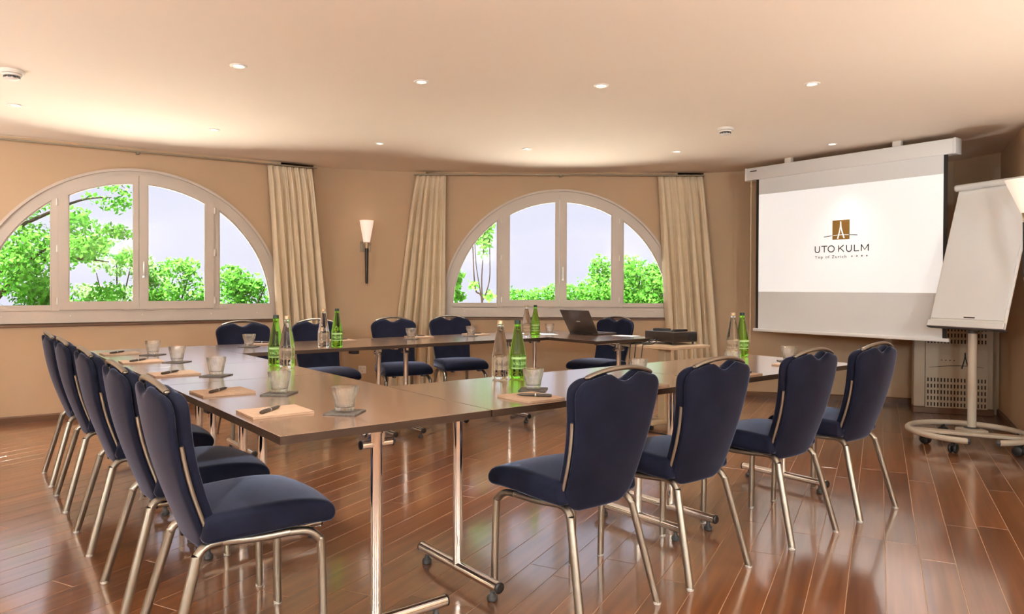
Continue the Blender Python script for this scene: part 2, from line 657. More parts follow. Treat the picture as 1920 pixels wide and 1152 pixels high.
C1, C2 = 1.06, 0.53
mw = wall_poly('wall_left', lft, M['wall'])
arch_wall(mw, A0, DIR1, -1.6, 2.68, C1)
struct(mw.build('wall_left', M['wall'], smooth=True, ang=20))
mw = wall_poly('wall_back', pier, M['wall'])
arch_wall(mw, Vector((0, 7.995, 0)), Vector((1, 0, 0)), -0.95, 2.10, C2)
mw2 = wall_poly('wall_back', scr, M['wall'])
tmp = mw2.mesh('tmp', False)
mw.bm.from_mesh(tmp)
struct(mw.build('wall_back', M['wall'], smooth=True, ang=30))
struct(wall_poly('wall_right', right, M['wall']).build('wall_right', M['wall'], ang=20))
struct(wall_poly('wall_front', front, M['wall']).build('wall_front', M['wall'], ang=20))

room = lft + [B0[:2]] + pier[1:] + scr + right[1:] + front[1:-1]
room = [tuple(p)[:2] for p in room]


def slab(name, z0, z1, material, grow=0.12):
    cx = sum(p[0] for p in room) / len(room)
    cy = sum(p[1] for p in room) / len(room)
    P = []
    for x, y in room:
        d = Vector((x - cx, y - cy))
        P.append((x + d.normalized().x * grow, y + d.normalized().y * grow))
    n = len(P)
    vs = [(x, y, z0) for x, y in P] + [(x, y, z1) for x, y in P]
    fs = [tuple(range(n)), tuple(range(n, 2 * n))] + [(i, (i + 1) % n, (i + 1) % n + n, i + n) for i in range(n)]
    return struct(MB().pydata(vs, fs).build(name, material, smooth=False))


slab('ceiling', ZC, ZC + 0.2, M['ceiling'])
floor = slab('floor', -0.15, -0.0009, M['subfloor'])


# planks
def in_poly(x, y, P):
    c = False
    j = len(P) - 1
    for i in range(len(P)):
        if (P[i][1] > y) != (P[j][1] > y) and x < (P[j][0] - P[i][0]) * (y - P[i][1]) / (P[j][1] - P[i][1]) + P[i][0]:
            c = not c
        j = i
    return c


def plank_mesh():
    L, Wd, g, h, b = 1.45, 0.1345, 0.0014, 0.005, 0.0008
    x, y = Wd / 2 - g, L / 2 - g
    vs = [(-x, -y, -h), (x, -y, -h), (x, y, -h), (-x, y, -h), (-x, -y, -b), (x, -y, -b), (x, y, -b), (-x, y, -b),
          (-x + b, -y + b, 0), (x - b, -y + b, 0), (x - b, y - b, 0), (-x + b, y - b, 0)]
    fs = [(8, 9, 10, 11)]
    for i in range(4):
        j = (i + 1) % 4
        fs += [(i, j, 4 + j, 4 + i), (4 + i, 4 + j, 8 + j, 8 + i)]
    return MB().pydata(vs, fs).mesh('plank', smooth=False)


pk = plank_mesh()
pk.materials.append(M['plank'])
PA = math.atan2(0.4517, 0.892)
pd = Vector((math.sin(PA), math.cos(PA)))
pn = Vector((math.cos(PA), -math.sin(PA)))
cells = []
for i in range(-75, 76):
    off = random.Random(i * 7 + 3).random() * 1.45
    for k in range(-8, 9):
        c = pn * (i * 0.1345 - 0.03) + pd * (k * 1.45 + off) + Vector((0, 3))
        if any(in_poly(c.x + pd.x * e, c.y + pd.y * e, room) for e in (-0.6, 0, 0.6)):
            vis = c.y > 1.2 and abs(c.x / max(c.y, .1)) < 0.95
            cells.append((0 if vis else 1, c.length, c))
cells.sort(key=lambda t: (t[0], t[1]))
mrest = []
for n_, (vis, dist, c) in enumerate(cells):
    if n_ < 295 and vis == 0:
        o = bpy.data.objects.new('plank', pk)
        COL.objects.link(o)
        o.parent = floor
        o.location = (c.x, c.y, 0)
        o.rotation_euler = (0, 0, -PA)
    else:
        mrest.append(c)
mb = MB()
for c in mrest:
    mtx = Matrix.Translation((c.x, c.y, 0)) @ Matrix.Rotation(-PA, 4, 'Z')
    t_ = pk.copy()
    t_.transform(mtx)
    mb.bm.from_mesh(t_)
    bpy.data.meshes.remove(t_)
o = mb.build('planks', M['plank'], floor, smooth=False)
o['kind'] = 'stuff'


# skirting boards
def skirting(name, pts, h=0.06, t=0.016):
    m = MB()
    P = [Vector((p[0], p[1], 0)) for p in pts]
    vs, fs = [], []
    for i, p in enumerate(P):
        d = (P[min(i + 1, len(P) - 1)] - P[max(i - 1, 0)]).normalized()
        n_ = Vector((d.y, -d.x, 0))
        q = p + n_ * t
        q2 = p + n_ * (t * 0.55)
        vs += [(p.x, p.y, 0), (q.x, q.y, 0), (q.x, q.y, h * 0.82), (q2.x, q2.y, h), (p.x, p.y, h)]
    for i in range(len(P) - 1):
        for k in range(5):
            l = (k + 1) % 5
            fs.append((5 * i + k, 5 * i + 5 + k, 5 * i + 5 + l, 5 * i + l))
    fs += [(0, 1, 2, 3, 4), tuple(5 * (len(P) - 1) + k for k in (4, 3, 2, 1, 0))]
    m.pydata(vs, fs)
    return struct(m.build(name, M['base'], smooth=True, ang=25))


skirting('baseboard_left', lft + [B0[:2]])
skirting('baseboard_back', pier + scr[:-1])
skirting('baseboard_right', right[1:])


# ------------------------------------------------------------------ windows
def arc(Rr, x0, x1, zc=0.95, n=20):
    """points of the arch from x0 to x1"""
    a0, a1 = math.acos(max(-1, min(1, x0 / Rr))), math.acos(max(-1, min(1, x1 / Rr)))
    return [(Rr * math.cos(a0 + (a1 - a0) * i / n), zc + Rr * math.sin(a0 + (a1 - a0) * i / n)) for i in range(n + 1)]


def make_window(name, loc, rz):
    t = bpy.data.objects.new(name, None)
    COL.objects.link(t)
    t.location = loc
    t.rotation_euler = (0, 0, rz)
    struct(t)
    # moulding round the arch
    mo = arc(1.302, 1.302, -1.302, n=48)
    mi = arc(1.279, 1.279, -1.279, n=48)
    m = MB()
    m.prism([(1.302, 0.845)] + mo + [(-1.302, 0.845)] + [(-1.302 + .001, .845)], -0.022, 0.0,
            [(1.279, 0.845)] + mi + [(-1.279, 0.845)] + [(-1.279, .845)])
    m.build('arch_moulding', M['window'], t, ang=40)
    # fixed frame: ring, lower panel, two mullions
    m = MB()
    fo = arc(1.2845, 1.2845, -1.2845, n=48)
    fi = arc(1.19, 1.19, -1.19, n=48)
    m.prism([(1.2845, 0.848)] + fo + [(-1.2845, 0.848)], 0.004, 0.075, [(1.19, 0.90)] + fi + [(-1.19, 0.90)])
    m.box((0, 0.036, 0.905), (2.566, 0.06, 0.112), bevel=0.004)
    for sx in (-1, 1):
        m.box((sx * 0.945, 0.036, 0.972), (0.53, 0.06, 0.046), bevel=0.002)
        top = 0.95 + math.sqrt(1.19 ** 2 - 0.66 ** 2) + 0.03
        m.box((sx * 0.662, 0.038, (0.95 + top) / 2), (0.058, 0.07, top - 0.95), bevel=0.004)
    m.build('window_frame', M['window'], t, ang=40)
    # screw caps on the lower panel
    m = MB()
    for x in (-1.05, -0.55, 0.02, 0.62, 1.05):
        m.lathe([(0.006, 0), (0.005, 0.003), (0, 0.0035)], 10, (x, 0.0065, 0.91), Matrix.Rotation(R(90), 3, 'X'))
    m.build('screw_caps', M['white'], t)
    # side panes
    for sx, nm in ((-1, 'l'), (1, 'r')):
        a = arc(1.195, 1.194, 0.688, n=14)
        pts = [(0.688, 0.990), (1.194, 0.990)] + a
        pts = [(sx * x, z) for x, z in pts]
        MB().prism(pts, 0.040, 0.046).build('pane', M['pane'], t, smooth=False)
        ai = arc(1.178, 1.176, 0.700, n=14)
        po = [(0.690, 0.992), (1.19, 0.992)] + arc(1.19, 1.189, 0.690, n=14)
        pi_ = [(0.702, 1.004), (1.176, 1.004)] + ai
        MB().prism([(sx * x, z) for x, z in po], 0.02, 0.04, [(sx * x, z) for x, z in pi_]).build(
            'glazing_bead', M['window'], t, ang=40)
    # the two opening sashes
    for x0, x1, g0, g1 in ((-0.640, -0.013, -0.563, -0.050), (-0.007, 0.640, 0.062, 0.566)):
        po = [(x0, 0.962), (x1, 0.962)] + arc(1.236, x1, x0, n=16)
        pi_ = [(g0, 1.028), (g1, 1.028)] + arc(1.167, g1, g0, n=16)
        s = MB().prism(po, -0.018, 0.05, pi_).build('sash', M['window'], t, ang=40)
        pi2 = [(g0 - .006, 1.022), (g1 + .006, 1.022)] + arc(1.173, g1 + .006, g0 - .006, n=16)
        MB().prism(pi2, 0.022, 0.028).build('pane', M['pane'], s, smooth=False)
        gi = [(g0 + .008, 1.036), (g1 - .008, 1.036)] + arc(1.159, g1 - .008, g0 + .008, n=16)
        MB().prism(pi_, -0.010, 0.02, gi).build('glazing_bead', M['window'], s, ang=40)
        # hinges on the outer stile
        if True:
            m = MB()
            hx = x0 - 0.008 if x0 < -0.3 else x1 + 0.008
            for hz in (1.04, 1.50, 1.905):
                m.cyl((hx, -0.012, hz - 0.03), (hx, -0.012, hz + 0.03), 0.010, 12)
            m.build('hinge', M['white'], s)
        m = MB()
        m.box((-0.10 if x0 < -0.3 else 0.085, -0.014, 0.955), (0.075, 0.022, 0.012), bevel=0.003)
        m.build('catch', M['window'], s)
        if x0 > -0.3:
            m = MB()
            m.box((0.026, -0.022, 1.285), (0.026, 0.010, 0.075), bevel=0.004)
            m.cyl((0.026, -0.02, 1.285), (0.026, -0.05, 1.285), 0.008, 12)
            m.box((0.026, -0.052, 1.335), (0.018, 0.014, 0.13), bevel=0.005, seg=2)
            m.build('window_handle', M['silver'], s)
    # dark timber strip below
    MB().box((0, -0.008, 0.829), (2.40, 0.03, 0.024), bevel=0.003).build('sill_strip', M['base'], t)
    return t


RZ1 = math.atan2(DIR1.y, DIR1.x)
make_window('window_1', A0 + DIR1 * C1, RZ1)
make_window('window_2', Vector((C2, 7.995, 0)), 0.0)


# ------------------------------------------------------------------ curtains and rails
def curtain(name, label, org, rz, xt, xb, z0, z1, folds, seed, swing=0.0):
    rnd = random.Random(seed)
    NX, NZ = folds * 18, 34
    ph = [rnd.uniform(-0.7, 0.7) for _ in range(folds + 1)]
    am = [rnd.uniform(0.6, 1.25) for _ in range(folds + 1)]
    vs, fs = [], []
    for j in range(NZ + 1):
        t = j / NZ
        z = z1 + (z0 - z1) * t
        e = t ** 0.85
        a, b = xt[0] + (xb[0] - xt[0]) * e, xt[1] + (xb[1] - xt[1]) * e
        for i in range(NX + 1):
            s = i / NX
            f = s * folds
            k = min(int(f), folds - 1)
            u = f - k
            A = am[k] * (1 - u) + am[k + 1] * u
            P_ = ph[k] * (1 - u) + ph[k + 1] * u
            grow = 0.55 + 0.75 * min(1, t * 1.6)
            wv = abs(math.sin(PI * f + P_ * (0.25 + 0.5 * t))) ** 0.75
            y = -0.085 - 0.050 * A * grow * (2 * wv - 1.15) + 0.008 * math.sin(5 * PI * f + 3 * P_ + 2 * t)
            x = a + (b - a) * s + 0.014 * math.sin(2 * PI * f * 0.5 + 5 * t + seed) * t
            pinch = 1.0 if j > 1 else 0.45
            vs.append((x, -0.085 + (y + 0.085) * pinch, z))
    for j in range(NZ):
        for i in range(NX):
            q = j * (NX + 1) + i
            fs.append((q, q + 1, q + NX + 2, q + NX + 1))
    t_ = thing(name, label, 'curtain', org, rz, 'cream curtains at the arched windows')
    me = MB().pydata(vs, fs).mesh('drape', ang=180)
    o = link('drape', me, M['curtain'], t_)
    sm = o.modifiers.new('thickness', 'SOLIDIFY')
    sm.thickness = 0.003
    # gathered heading band and hooks
    m = MB()
    for i in range(folds):
        x = xt[0] + (xt[1] - xt[0]) * (i + 0.5) / folds
        m.cyl((x, -0.085, z1 - 0.004), (x, -0.085, z1 + 0.012), 0.003, 8)
    m.build('hooks', M['satin'], t_)
    return t_


def rail(name, label, org, rz, x0, x1, brackets):
    t_ = thing(name, label, 'curtain rail', org, rz)
    MB().box(((x0 + x1) / 2, -0.085, 2.397), (x1 - x0, 0.020, 0.014), bevel=0.003).build('rail', M['nickel'], t_)
    for x in brackets:
        m = MB()
        m.box((x, -0.043, 2.399), (0.018, 0.086, 0.010), bevel=0.002)
        m.lathe([(0.016, 0), (0.016, 0.01), (0.010, 0.014), (0, 0.015)], 14, (x, -0.085, 2.38))
        m.box((x, -0.004, 2.399), (0.03, 0.008, 0.04), bevel=0.002)
        m.build('bracket', M['nickel'], t_)
    return t_


W1O, W2O = A0, Vector((0, 7.995, 0))
rail('curtain_rail', 'thin metal curtain rail above the left arched window', W1O, RZ1, -1.3, 2.69, (-0.9, 1.04, 2.6))
rail('curtain_rail', 'thin metal curtain rail above the arched window near the laptop', W2O, 0, -1.07, 2.09, (-1.0, 0.526, 2.02))
curtain('curtain', 'cream pleated curtain at the right edge of the left arched window', W1O, RZ1, (2.19, 2.645), (2.33, 2.86), 0.015, 2.385, 7, 2)
curtain('curtain', 'cream pleated curtain between wall torch lamp and arched window', W2O, 0, (-1.045, -0.72), (-1.36, -0.735), 0.015, 2.385, 6, 5)
curtain('curtain', 'cream pleated curtain hanging behind the projector beside the screen', W2O, 0, (1.582, 2.075), (1.72, 2.28), 0.015, 2.385, 7, 9)


# ------------------------------------------------------------------ chairs
def hwid(z):
    ks = [(0.37, 0.158), (0.40, 0.170), (0.47, 0.176), (0.55, 0.181), (0.63, 0.189), (0.72, 0.201), (0.79, 0.212), (0.83, 0.214), (0.90, 0.214)]
    for (a, va), (b, vb) in zip(ks, ks[1:]):
        if z <= b:
            t = max(0, (z - a) / (b - a))
            return va + (vb - va) * t
    return ks[-1][1]


def ztop(s):
    a = abs(s)
    # shoulders round off, flat crown, scooped hand hold in the middle
    if a > 0.70:
        q = (a - 0.70) / 0.30
        z = 0.864 - 0.062 * (1 - math.sqrt(max(0, 1 - q * q)))
    else:
        z = 0.864 + 0.021 * (1 - (a / 0.70) ** 2)
    if a < 0.37:
        z -= 0.035 * (0.5 + 0.5 * math.cos(PI * a / 0.37)) ** 0.65
    return z


def yback(z):
    return -0.128 - 0.262 * (z - 0.40) - 0.02 * math.sin(max(0, min(1, (z - 0.40) / 0.48)) * PI)


def back_layer(off, T, zb0, shrink=0.0):
    """closed cushion of thickness T whose mid surface sits off in front of the back line"""
    NX, NZ = 44, 26
    front_, rear = [], []
    for j in range(NZ + 1):
        t = 0.5 - 0.5 * math.cos(PI * j / NZ)
        for i in range(NX + 1):
            s = math.sin((-1 + 2 * i / NX) * PI / 2)
            a = abs(s)
            zb = zb0 + 0.05 * max(0, (a - 0.6) / 0.4) ** 2
            z = zb + (ztop(s) - shrink - zb) * t
            x = s * (hwid(z) - shrink)
            ed = (1 - a ** 22) ** 0.5 * (1 - abs(2 * t - 1) ** 40) ** 0.5
            ed = max(ed, 0.0)
            y = yback(z) + off + 0.022 * (x / 0.2) ** 2
            front_.append((x, y + T / 2 * ed, z))
            rear.append((x, y - T / 2 * ed, z))
    n = len(front_)
    vs = front_ + rear
    fs = []
    for j in range(NZ):
        for i in range(NX):
            q = j * (NX + 1) + i
            fs.append((q, q + 1, q + NX + 2, q + NX + 1))
            fs.append((n + q, n + q + NX + 1, n + q + NX + 2, n + q + 1))
    b = bmesh.new()
    me = bpy.data.meshes.new('tmp')
    me.from_pydata(vs, [], fs)
    b.from_mesh(me)
    bpy.data.meshes.remove(me)
    bmesh.ops.remove_doubles(b, verts=b.verts, dist=1e-4)
    m = MB()
    m._merge(b)
    return m


def seat_mb():
    """upholstered slab: closed side profile swept across the width, edges rolled over"""
    key = [(-0.128, 0.408), (-0.130, 0.450), (-0.120, 0.482), (-0.06, 0.489), (0.04, 0.493), (0.12, 0.493), (0.19, 0.487), (0.24, 0.478), (0.275, 0.466),
           (0.296, 0.448), (0.300, 0.428), (0.288, 0.411), (0.26, 0.405), (0.18, 0.408), (0.06, 0.405), (-0.06, 0.403)]
    P = [Vector((0, y, z)) for y, z in key]
    n = len(P)
    prof = []
    for k in range(n):
        p0, p1, p2, p3 = P[k - 1], P[k], P[(k + 1) % n], P[(k + 2) % n]
        for q in range(3):
            t = q / 3
            v = 0.5 * ((2 * p1) + (p2 - p0) * t + (2 * p0 - 5 * p1 + 4 * p2 - p3) * t * t + (3 * p1 - p0 - 3 * p2 + p3) * t ** 3)
            prof.append((v.y, v.z))
    m_ = len(prof)
    ss = [-1, -0.985, -0.95, -0.90, -0.82, -0.6, -0.3, 0, 0.3, 0.6, 0.82, 0.90, 0.95, 0.985, 1]
    r = 0.022
    vs, fs = [], []
    for s_ in ss:
        for k, (y, z) in enumerate(prof):
            a, b = prof[k - 1], prof[(k + 1) % m_]
            d = Vector((b[0] - a[0], b[1] - a[1])).normalized()
            inn = Vector((d.y, -d.x))
            hw = 0.199 + 0.018 * (y + 0.13) / 0.43
            x = abs(s_) * hw
            e = max(0.0, (x - (hw - r)) / r)
            off = r * (1 - math.sqrt(max(0, 1 - e * e))) * 0.9
            dome = 0.006 * (1 - s_ * s_) if z > 0.45 else 0
            vs.append((math.copysign(x, s_) if s_ else 0, y + inn.x * off - 0.022 * s_ * s_ * max(0, (y - 0.1) / 0.2) ** 2, z + inn.y * off + dome))
    for i_ in range(len(ss) - 1):
        for k in range(m_):
            l = (k + 1) % m_
            fs.append((i_ * m_ + k, i_ * m_ + l, (i_ + 1) * m_ + l, (i_ + 1) * m_ + k))
    fs.append(tuple(range(m_))[::-1])
    fs.append(tuple((len(ss) - 1) * m_ + k for k in range(m_)))
    return MB().pydata(vs, fs)


CHAIR = None


def make_chair(label, group):
    t = thing('banquet_chair', label, 'chair', group=group)
    seat_mb().build('seat', M['navy'], t, ang=60)
    back_layer(0.032, 0.040, 0.405).build('backrest', M['navy'], t, ang=180)
    back_layer(-0.002, 0.024, 0.372, 0.004).build('back_panel', M['navy'], t, ang=180)
    # arched hand rail over the scoop
    pts = []
    for i in range(25):
        s = -1 + 2 * i / 24
        x = 0.160 * s
        z = 0.864 + 0.028 * (1 - s * s) ** 0.9
        pts.append((x, yback(z) + 0.012 + 0.022 * (x / 0.2) ** 2, z))
    hr = MB().tube(pts, 0.0098, 12, sx=0.9, sy=1.15).build('handle_rail', M['satin'], t)
    for sx in (0, -1):
        p = pts[sx]
        MB().lathe([(0.0, -0.006), (0.007, -0.004), (0.0085, 0), (0.007, 0.004), (0, 0.006)], 10, p).build('rail_cap', M['satin'], hr)
    # side metal strips
    for sx in (-1, 1):
        pts = []
        for i in range(9):
            z = 0.425 + 0.285 * i / 8
            pts.append((sx * (hwid(z) + 0.0015), yback(z) + 0.010 + 0.022 * (hwid(z) / 0.2) ** 2, z))
        MB().tube(pts, 0.0062, 8).build('side_strip', M['satin'], t)
    # legs and frame
    for sx in (-1, 1):
        p = bez([(sx * 0.186, 0.130, 0.392), (sx * 0.192, 0.185, 0.386), (sx * 0.199, 0.220, 0.360), (sx * 0.203, 0.231, 0.315), (sx * 0.206, 0.2375, 0.006)], 10)
        lg = MB().tube(p, 0.0145, 12, sx=0.9, sy=1.1).build('leg', M['satin'], t, ang=70)
        MB().lathe([(0.0135, 0), (0.0148, 0.002), (0.0148, 0.010), (0.012, 0.012)], 12, (sx * 0.206, 0.2375, 0)).build('glide', M['grey_cap'], lg)
        p = bez([(sx * 0.150, -0.070, 0.395), (sx * 0.152, -0.112, 0.390), (sx * 0.156, -0.140, 0.366), (sx * 0.161, -0.152, 0.325), (sx * 0.1935, -0.2375, 0.006)], 10)
        lg = MB().tube(p, 0.0145, 12, sx=0.9, sy=1.1).build('leg', M['satin'], t, ang=70)
        MB().lathe([(0.0135, 0), (0.0148, 0.002), (0.0148, 0.010), (0.012, 0.012)], 12, (sx * 0.1935, -0.2375, 0)).build('glide', M['grey_cap'], lg)
    m = MB()
    for sx in (-1, 1):
        m.tube(bez([(sx * 0.150, -0.075, 0.395), (sx * 0.172, 0.03, 0.390), (sx * 0.186, 0.135, 0.392)], 6), 0.0135, 12)
    m.cyl((-0.155, -0.06, 0.394), (0.155, -0.06, 0.394), 0.010, 10)
    m.cyl((-0.18, 0.12, 0.394), (0.18, 0.12, 0.394), 0.010, 10)
    m.build('seat_frame', M['satin'], t)
    # link bumpers under the seat front
    m = MB()
    for sx in (-1, 1):
        m.cyl((sx * 0.13, 0.2, 0.392), (sx * 0.13, 0.265, 0.398), 0.009, 10)
    m.build('stacking_bumper', M['darkgrey'], t)
    return t


def chair_at(v, u, rz, label, group, world=None):
    global CHAIR
    loc = W(v, u) if world is None else Vector(world)
    if CHAIR is None:
        CHAIR = make_chair(label, group)
        place(CHAIR, loc, rz)
        return CHAIR
    return copy_thing(CHAIR, loc, rz, label, group)


G1, G2, G3 = 'chairs along the left side of the tables', 'chairs along the near right side of the tables', 'chairs in front of the window wall'
Lrow = [(0.405, 'navy banquet chair nearest the camera in the left row'),
        (1.012, 'navy banquet chair second from the camera in the left row'),
        (1.760, 'navy banquet chair in the middle of the left row of five'),
        (2.524, 'navy banquet chair second from the far end of the left row'),
        (3.141, 'navy banquet chair at the far end of the left row')]
for u, lb in Lrow:
    chair_at(-0.0175, u, TH - PI / 2, lb, G1)
Rrow = [(1.135, 'navy banquet chair with its back to the camera, closest of the right row'),
        (1.715, 'navy banquet chair second from the camera in the right row'),
        (2.434, 'navy banquet chair third from the camera in the right row'),
        (3.055, 'navy banquet chair at the flipchart end of the right row')]
for v, lb in Rrow:
    chair_at(v, -0.0175, TH, lb, G2)


def face(px, py):
    """rotation that makes local +y point along (px, py)"""
    return math.atan2(py, px) - PI / 2


def far_chair(topw, f, lb):
    # topw: where the top rail stands; the rail is 0.245 behind the chair's centre
    f = Vector(f).normalized()
    chair_at(0, 0, face(f.x, f.y), lb, G3, (topw[0] + f.x * 0.245, topw[1] + f.y * 0.245, 0))


far_chair((-2.197, 5.909), (0.60, -0.80), 'navy banquet chair below the right end of the left window')
far_chair((-1.708, 6.293), (0.57, -0.82), 'navy banquet chair behind the far green and clear bottle pair')
far_chair((-1.114, 6.759), (0.45, -0.893), 'navy banquet chair in front of the curtain beside the wall torch')
far_chair((-0.626, 7.180), (0.42, -0.907), 'navy banquet chair under the left end of the right arched window')
far_chair((1.030, 7.060), (-0.72, -0.69), 'navy banquet chair behind the laptop, turned to the left')


# ------------------------------------------------------------------ tables
def make_table(label, loc, rz, L, Wd, leg_x, foot=0.545, latch=True):
    t = thing('conference_table', label, 'table', loc, rz, 'folding conference tables')
    MB().box((0, 0, 0.7325), (L - 0.004, Wd - 0.004, 0.025), bevel=0.0007).build('tabletop', M['table'], t, ang=20)
    a_, b_ = (L - 0.004) / 2, (Wd - 0.004) / 2
    eb = MB()
    ring = [(-a_, -b_), (a_, -b_), (a_, b_), (-a_, b_)]
    rin = [(-a_ + .002, -b_ + .002), (a_ - .002, -b_ + .002), (a_ - .002, b_ - .002), (-a_ + .002, b_ - .002)]
    rout = [(x * (1 + 0.0005 / a_), y * (1 + 0.0005 / b_)) for x, y in ring]
    vs_ = [(x, y, 0.7202) for x, y in rout] + [(x, y, 0.7202) for x, y in rin] + [(x, y, 0.7442) for x, y in rout] + [(x, y, 0.7442) for x, y in rin]
    fs_ = []
    for i_ in range(4):
        j_ = (i_ + 1) % 4
        fs_ += [(i_, j_, 8 + j_, 8 + i_), (4 + i_, 12 + i_, 12 + j_, 4 + j_), (i_, 4 + i_, 4 + j_, j_), (8 + i_, 8 + j_, 12 + j_, 12 + i_)]
    eb.pydata(vs_, fs_).build('edge_band', M['edge'], t, smooth=False)
    for x in leg_x:
        lg = MB().cyl((x, 0, 0.062), (x, 0, 0.72), 0.0195, 20).build('leg', M['chrome'], t)
        MB().lathe([(0.024, 0), (0.024, 0.012), (0.0196, 0.016)], 18, (x, 0, 0.690), cap=False).build('leg_collar', M['chrome'], lg)
        ft = MB().cyl((x, -foot / 2, 0.060), (x, foot / 2, 0.060), 0.0205, 18).build('foot_bar', M['chrome'], t)
        for sy in (-1, 1):
            MB().lathe([(0.0212, 0), (0.0212, 0.005), (0.015, 0.010), (0, 0.011)], 16, (x, sy * foot / 2, 0.060),
                       Matrix.Rotation(-sy * R(90), 3, 'X')).build('end_cap', M['black'], ft)
            MB().lathe([(0.017, 0), (0.020, 0.004), (0.020, 0.016), (0.012, 0.024), (0.009, 0.030), (0.009, 0.042)], 14,
                       (x, sy * (foot / 2 - 0.04), 0)).build('glide', M['darkgrey'], ft)
        m = MB()
        m.box((x, 0, 0.711), (0.035, Wd * 0.72, 0.018), bevel=0.003)
        m.build('crossbar', M['chrome'], t)
        if latch:
            sx = -1 if x > 0 else 1
            m = MB()
            m.cyl((x + sx * 0.0, -0.055, 0.655), (x + sx * 0.0, 0.055, 0.655), 0.014, 14)
            m.box((x, 0, 0.68), (0.030, 0.05, 0.05), bevel=0.004)
            m.cyl((x + sx * 0.02, 0.03, 0.685), (x + sx * 0.10, 0.03, 0.700), 0.011, 12)
            lt = m.build('folding_latch', M['chrome'], t)
            for e in (-1, 1):
                MB().lathe([(0.0148, 0), (0.0148, 0.004), (0.010, 0.006), (0, 0.006)], 12, (x, e * 0.055, 0.655), Matrix.Rotation(-e * R(90), 3, 'X')).build('latch_cap', M['black'], lt)
    # long stretcher below the top and two black linking blocks
    m = MB()
    x0, x1 = min(leg_x), max(leg_x)
    for sy in (-1, 1):
        m.cyl((x0 + 0.03, sy * 0.09, 0.7115), (x1 - 0.03, sy * 0.09, 0.7115), 0.0075, 10)
    m.build('under_rail', M['satin'], t)
    for sy in (-1, 1):
        MB().box(((x0 + x1) / 2 + 0.16, sy * (Wd / 2 - 0.06), 0.707), (0.05, 0.07, 0.026), bevel=0.003).build('link_block', M['black'], t)
    return t


WL, WR = 0.752, 0.752
# left wing (long axis along u), all turned by 90 degrees
make_table('brown folding table at the near left corner of the ring', W(WL / 2, 0.680), TH + PI / 2, 1.358, WL, (-0.545, 0.545))
make_table('short brown folding table in the middle of the left side', W(WL / 2, 1.736), TH + PI / 2, 0.752, WL, (-0.25, 0.25))
make_table('brown folding table at the far left corner of the ring', W(WL / 2, 2.790), TH + PI / 2, 1.358, WL, (-0.545, 0.545))
# near right wing
make_table('brown folding table under the closest bottle pair on the right side', W(1.411, 0.376), TH, 1.315, WR, (-0.548, 0.512))
make_table('brown folding table at the right end of the ring by the screen', W(2.708, 0.376), TH, 1.275, WR, (-0.541, 0.492))
# far wing
make_table('brown folding table on the far side under the left bottle pair', W(1.404, 3.082), TH, 1.300, 0.775, (-0.53, 0.53))
make_table('brown folding table on the far side in front of the pale curtain', W(2.706, 3.082), TH, 1.300, 0.775, (-0.53, 0.53))
# wing under the laptop
make_table('brown folding table carrying the laptop', W(3.735, 2.790), TH + PI / 2, 1.358, 0.752, (-0.56, 0.545))


# ------------------------------------------------------------------ place settings
TZ = 0.745
PROTO = {}
GN = {'pad': 'kraft notepads at the seats', 'pen': 'pens on the notepads', 'coaster': 'slate coasters under the tumblers', 'glass': 'tumblers on the coasters'}


def make_tumbler():
    t = thing('tumbler', '', 'glass')
    seg, H = 40, 0.085
    NF = 10
    outer = [(0.0, 0.0), (0.026, 0.0), (0.0305, 0.002), (0.0318, 0.010), (0.0345, 0.026), (0.0372, 0.042), (0.0388, 0.050), (0.0412, 0.058), (0.0432, 0.068), (0.0448, 0.080), (0.0450, 0.0842), (0.0440, 0.0855)]
    inner = [(0.0432, 0.0848), (0.0428, 0.080), (0.0410, 0.068), (0.0385, 0.056), (0.0352, 0.045), (0.0325, 0.032), (0.0300, 0.020), (0.027, 0.0165), (0.018, 0.015), (0.0, 0.0148)]
    vs, fs = [], []
    prof = outer + inner
    n = len(prof)
    seg = NF * 6
    for i in range(seg):
        a = 2 * PI * i / seg
        ph = (i % 6) / 6.0
        flat = math.cos(PI / NF) / math.cos((ph - 0.5) * 2 * PI / NF)      # flat facet against the round glass
        for k, (r, z) in enumerate(prof):
            if k < len(outer) and 0.008 < z < 0.055:
                r = r * flat * 1.012
            vs.append((r * math.cos(a), r * math.sin(a), z))
    for i in range(seg):
        j = (i + 1) % seg
        for k in range(n - 1):
            fs.append((i * n + k, j * n + k, j * n + k + 1, i * n + k + 1))
    b = bmesh.new()
    me = bpy.data.meshes.new('tmp')
    me.from_pydata(vs, [], fs)
    b.from_mesh(me)
    bpy.data.meshes.remove(me)
    bmesh.ops.remove_doubles(b, verts=b.verts, dist=1e-5)
    m = MB()
    m._merge(b)
    m.build('tumbler_body', M['glass'], t, ang=25)
    return t


def make_pad():
    t = thing('notepad', '', 'notepad')
    MB().box((0, 0, 0.0035), (0.205, 0.175, 0.007), bevel=0.0008).build('paper_block', M['pad'], t, smooth=False)
    MB().box((0, 0, 0.0077), (0.206, 0.176, 0.0014), bevel=0.0004).build('cover_sheet', M['pad'], t, smooth=False)
    return t


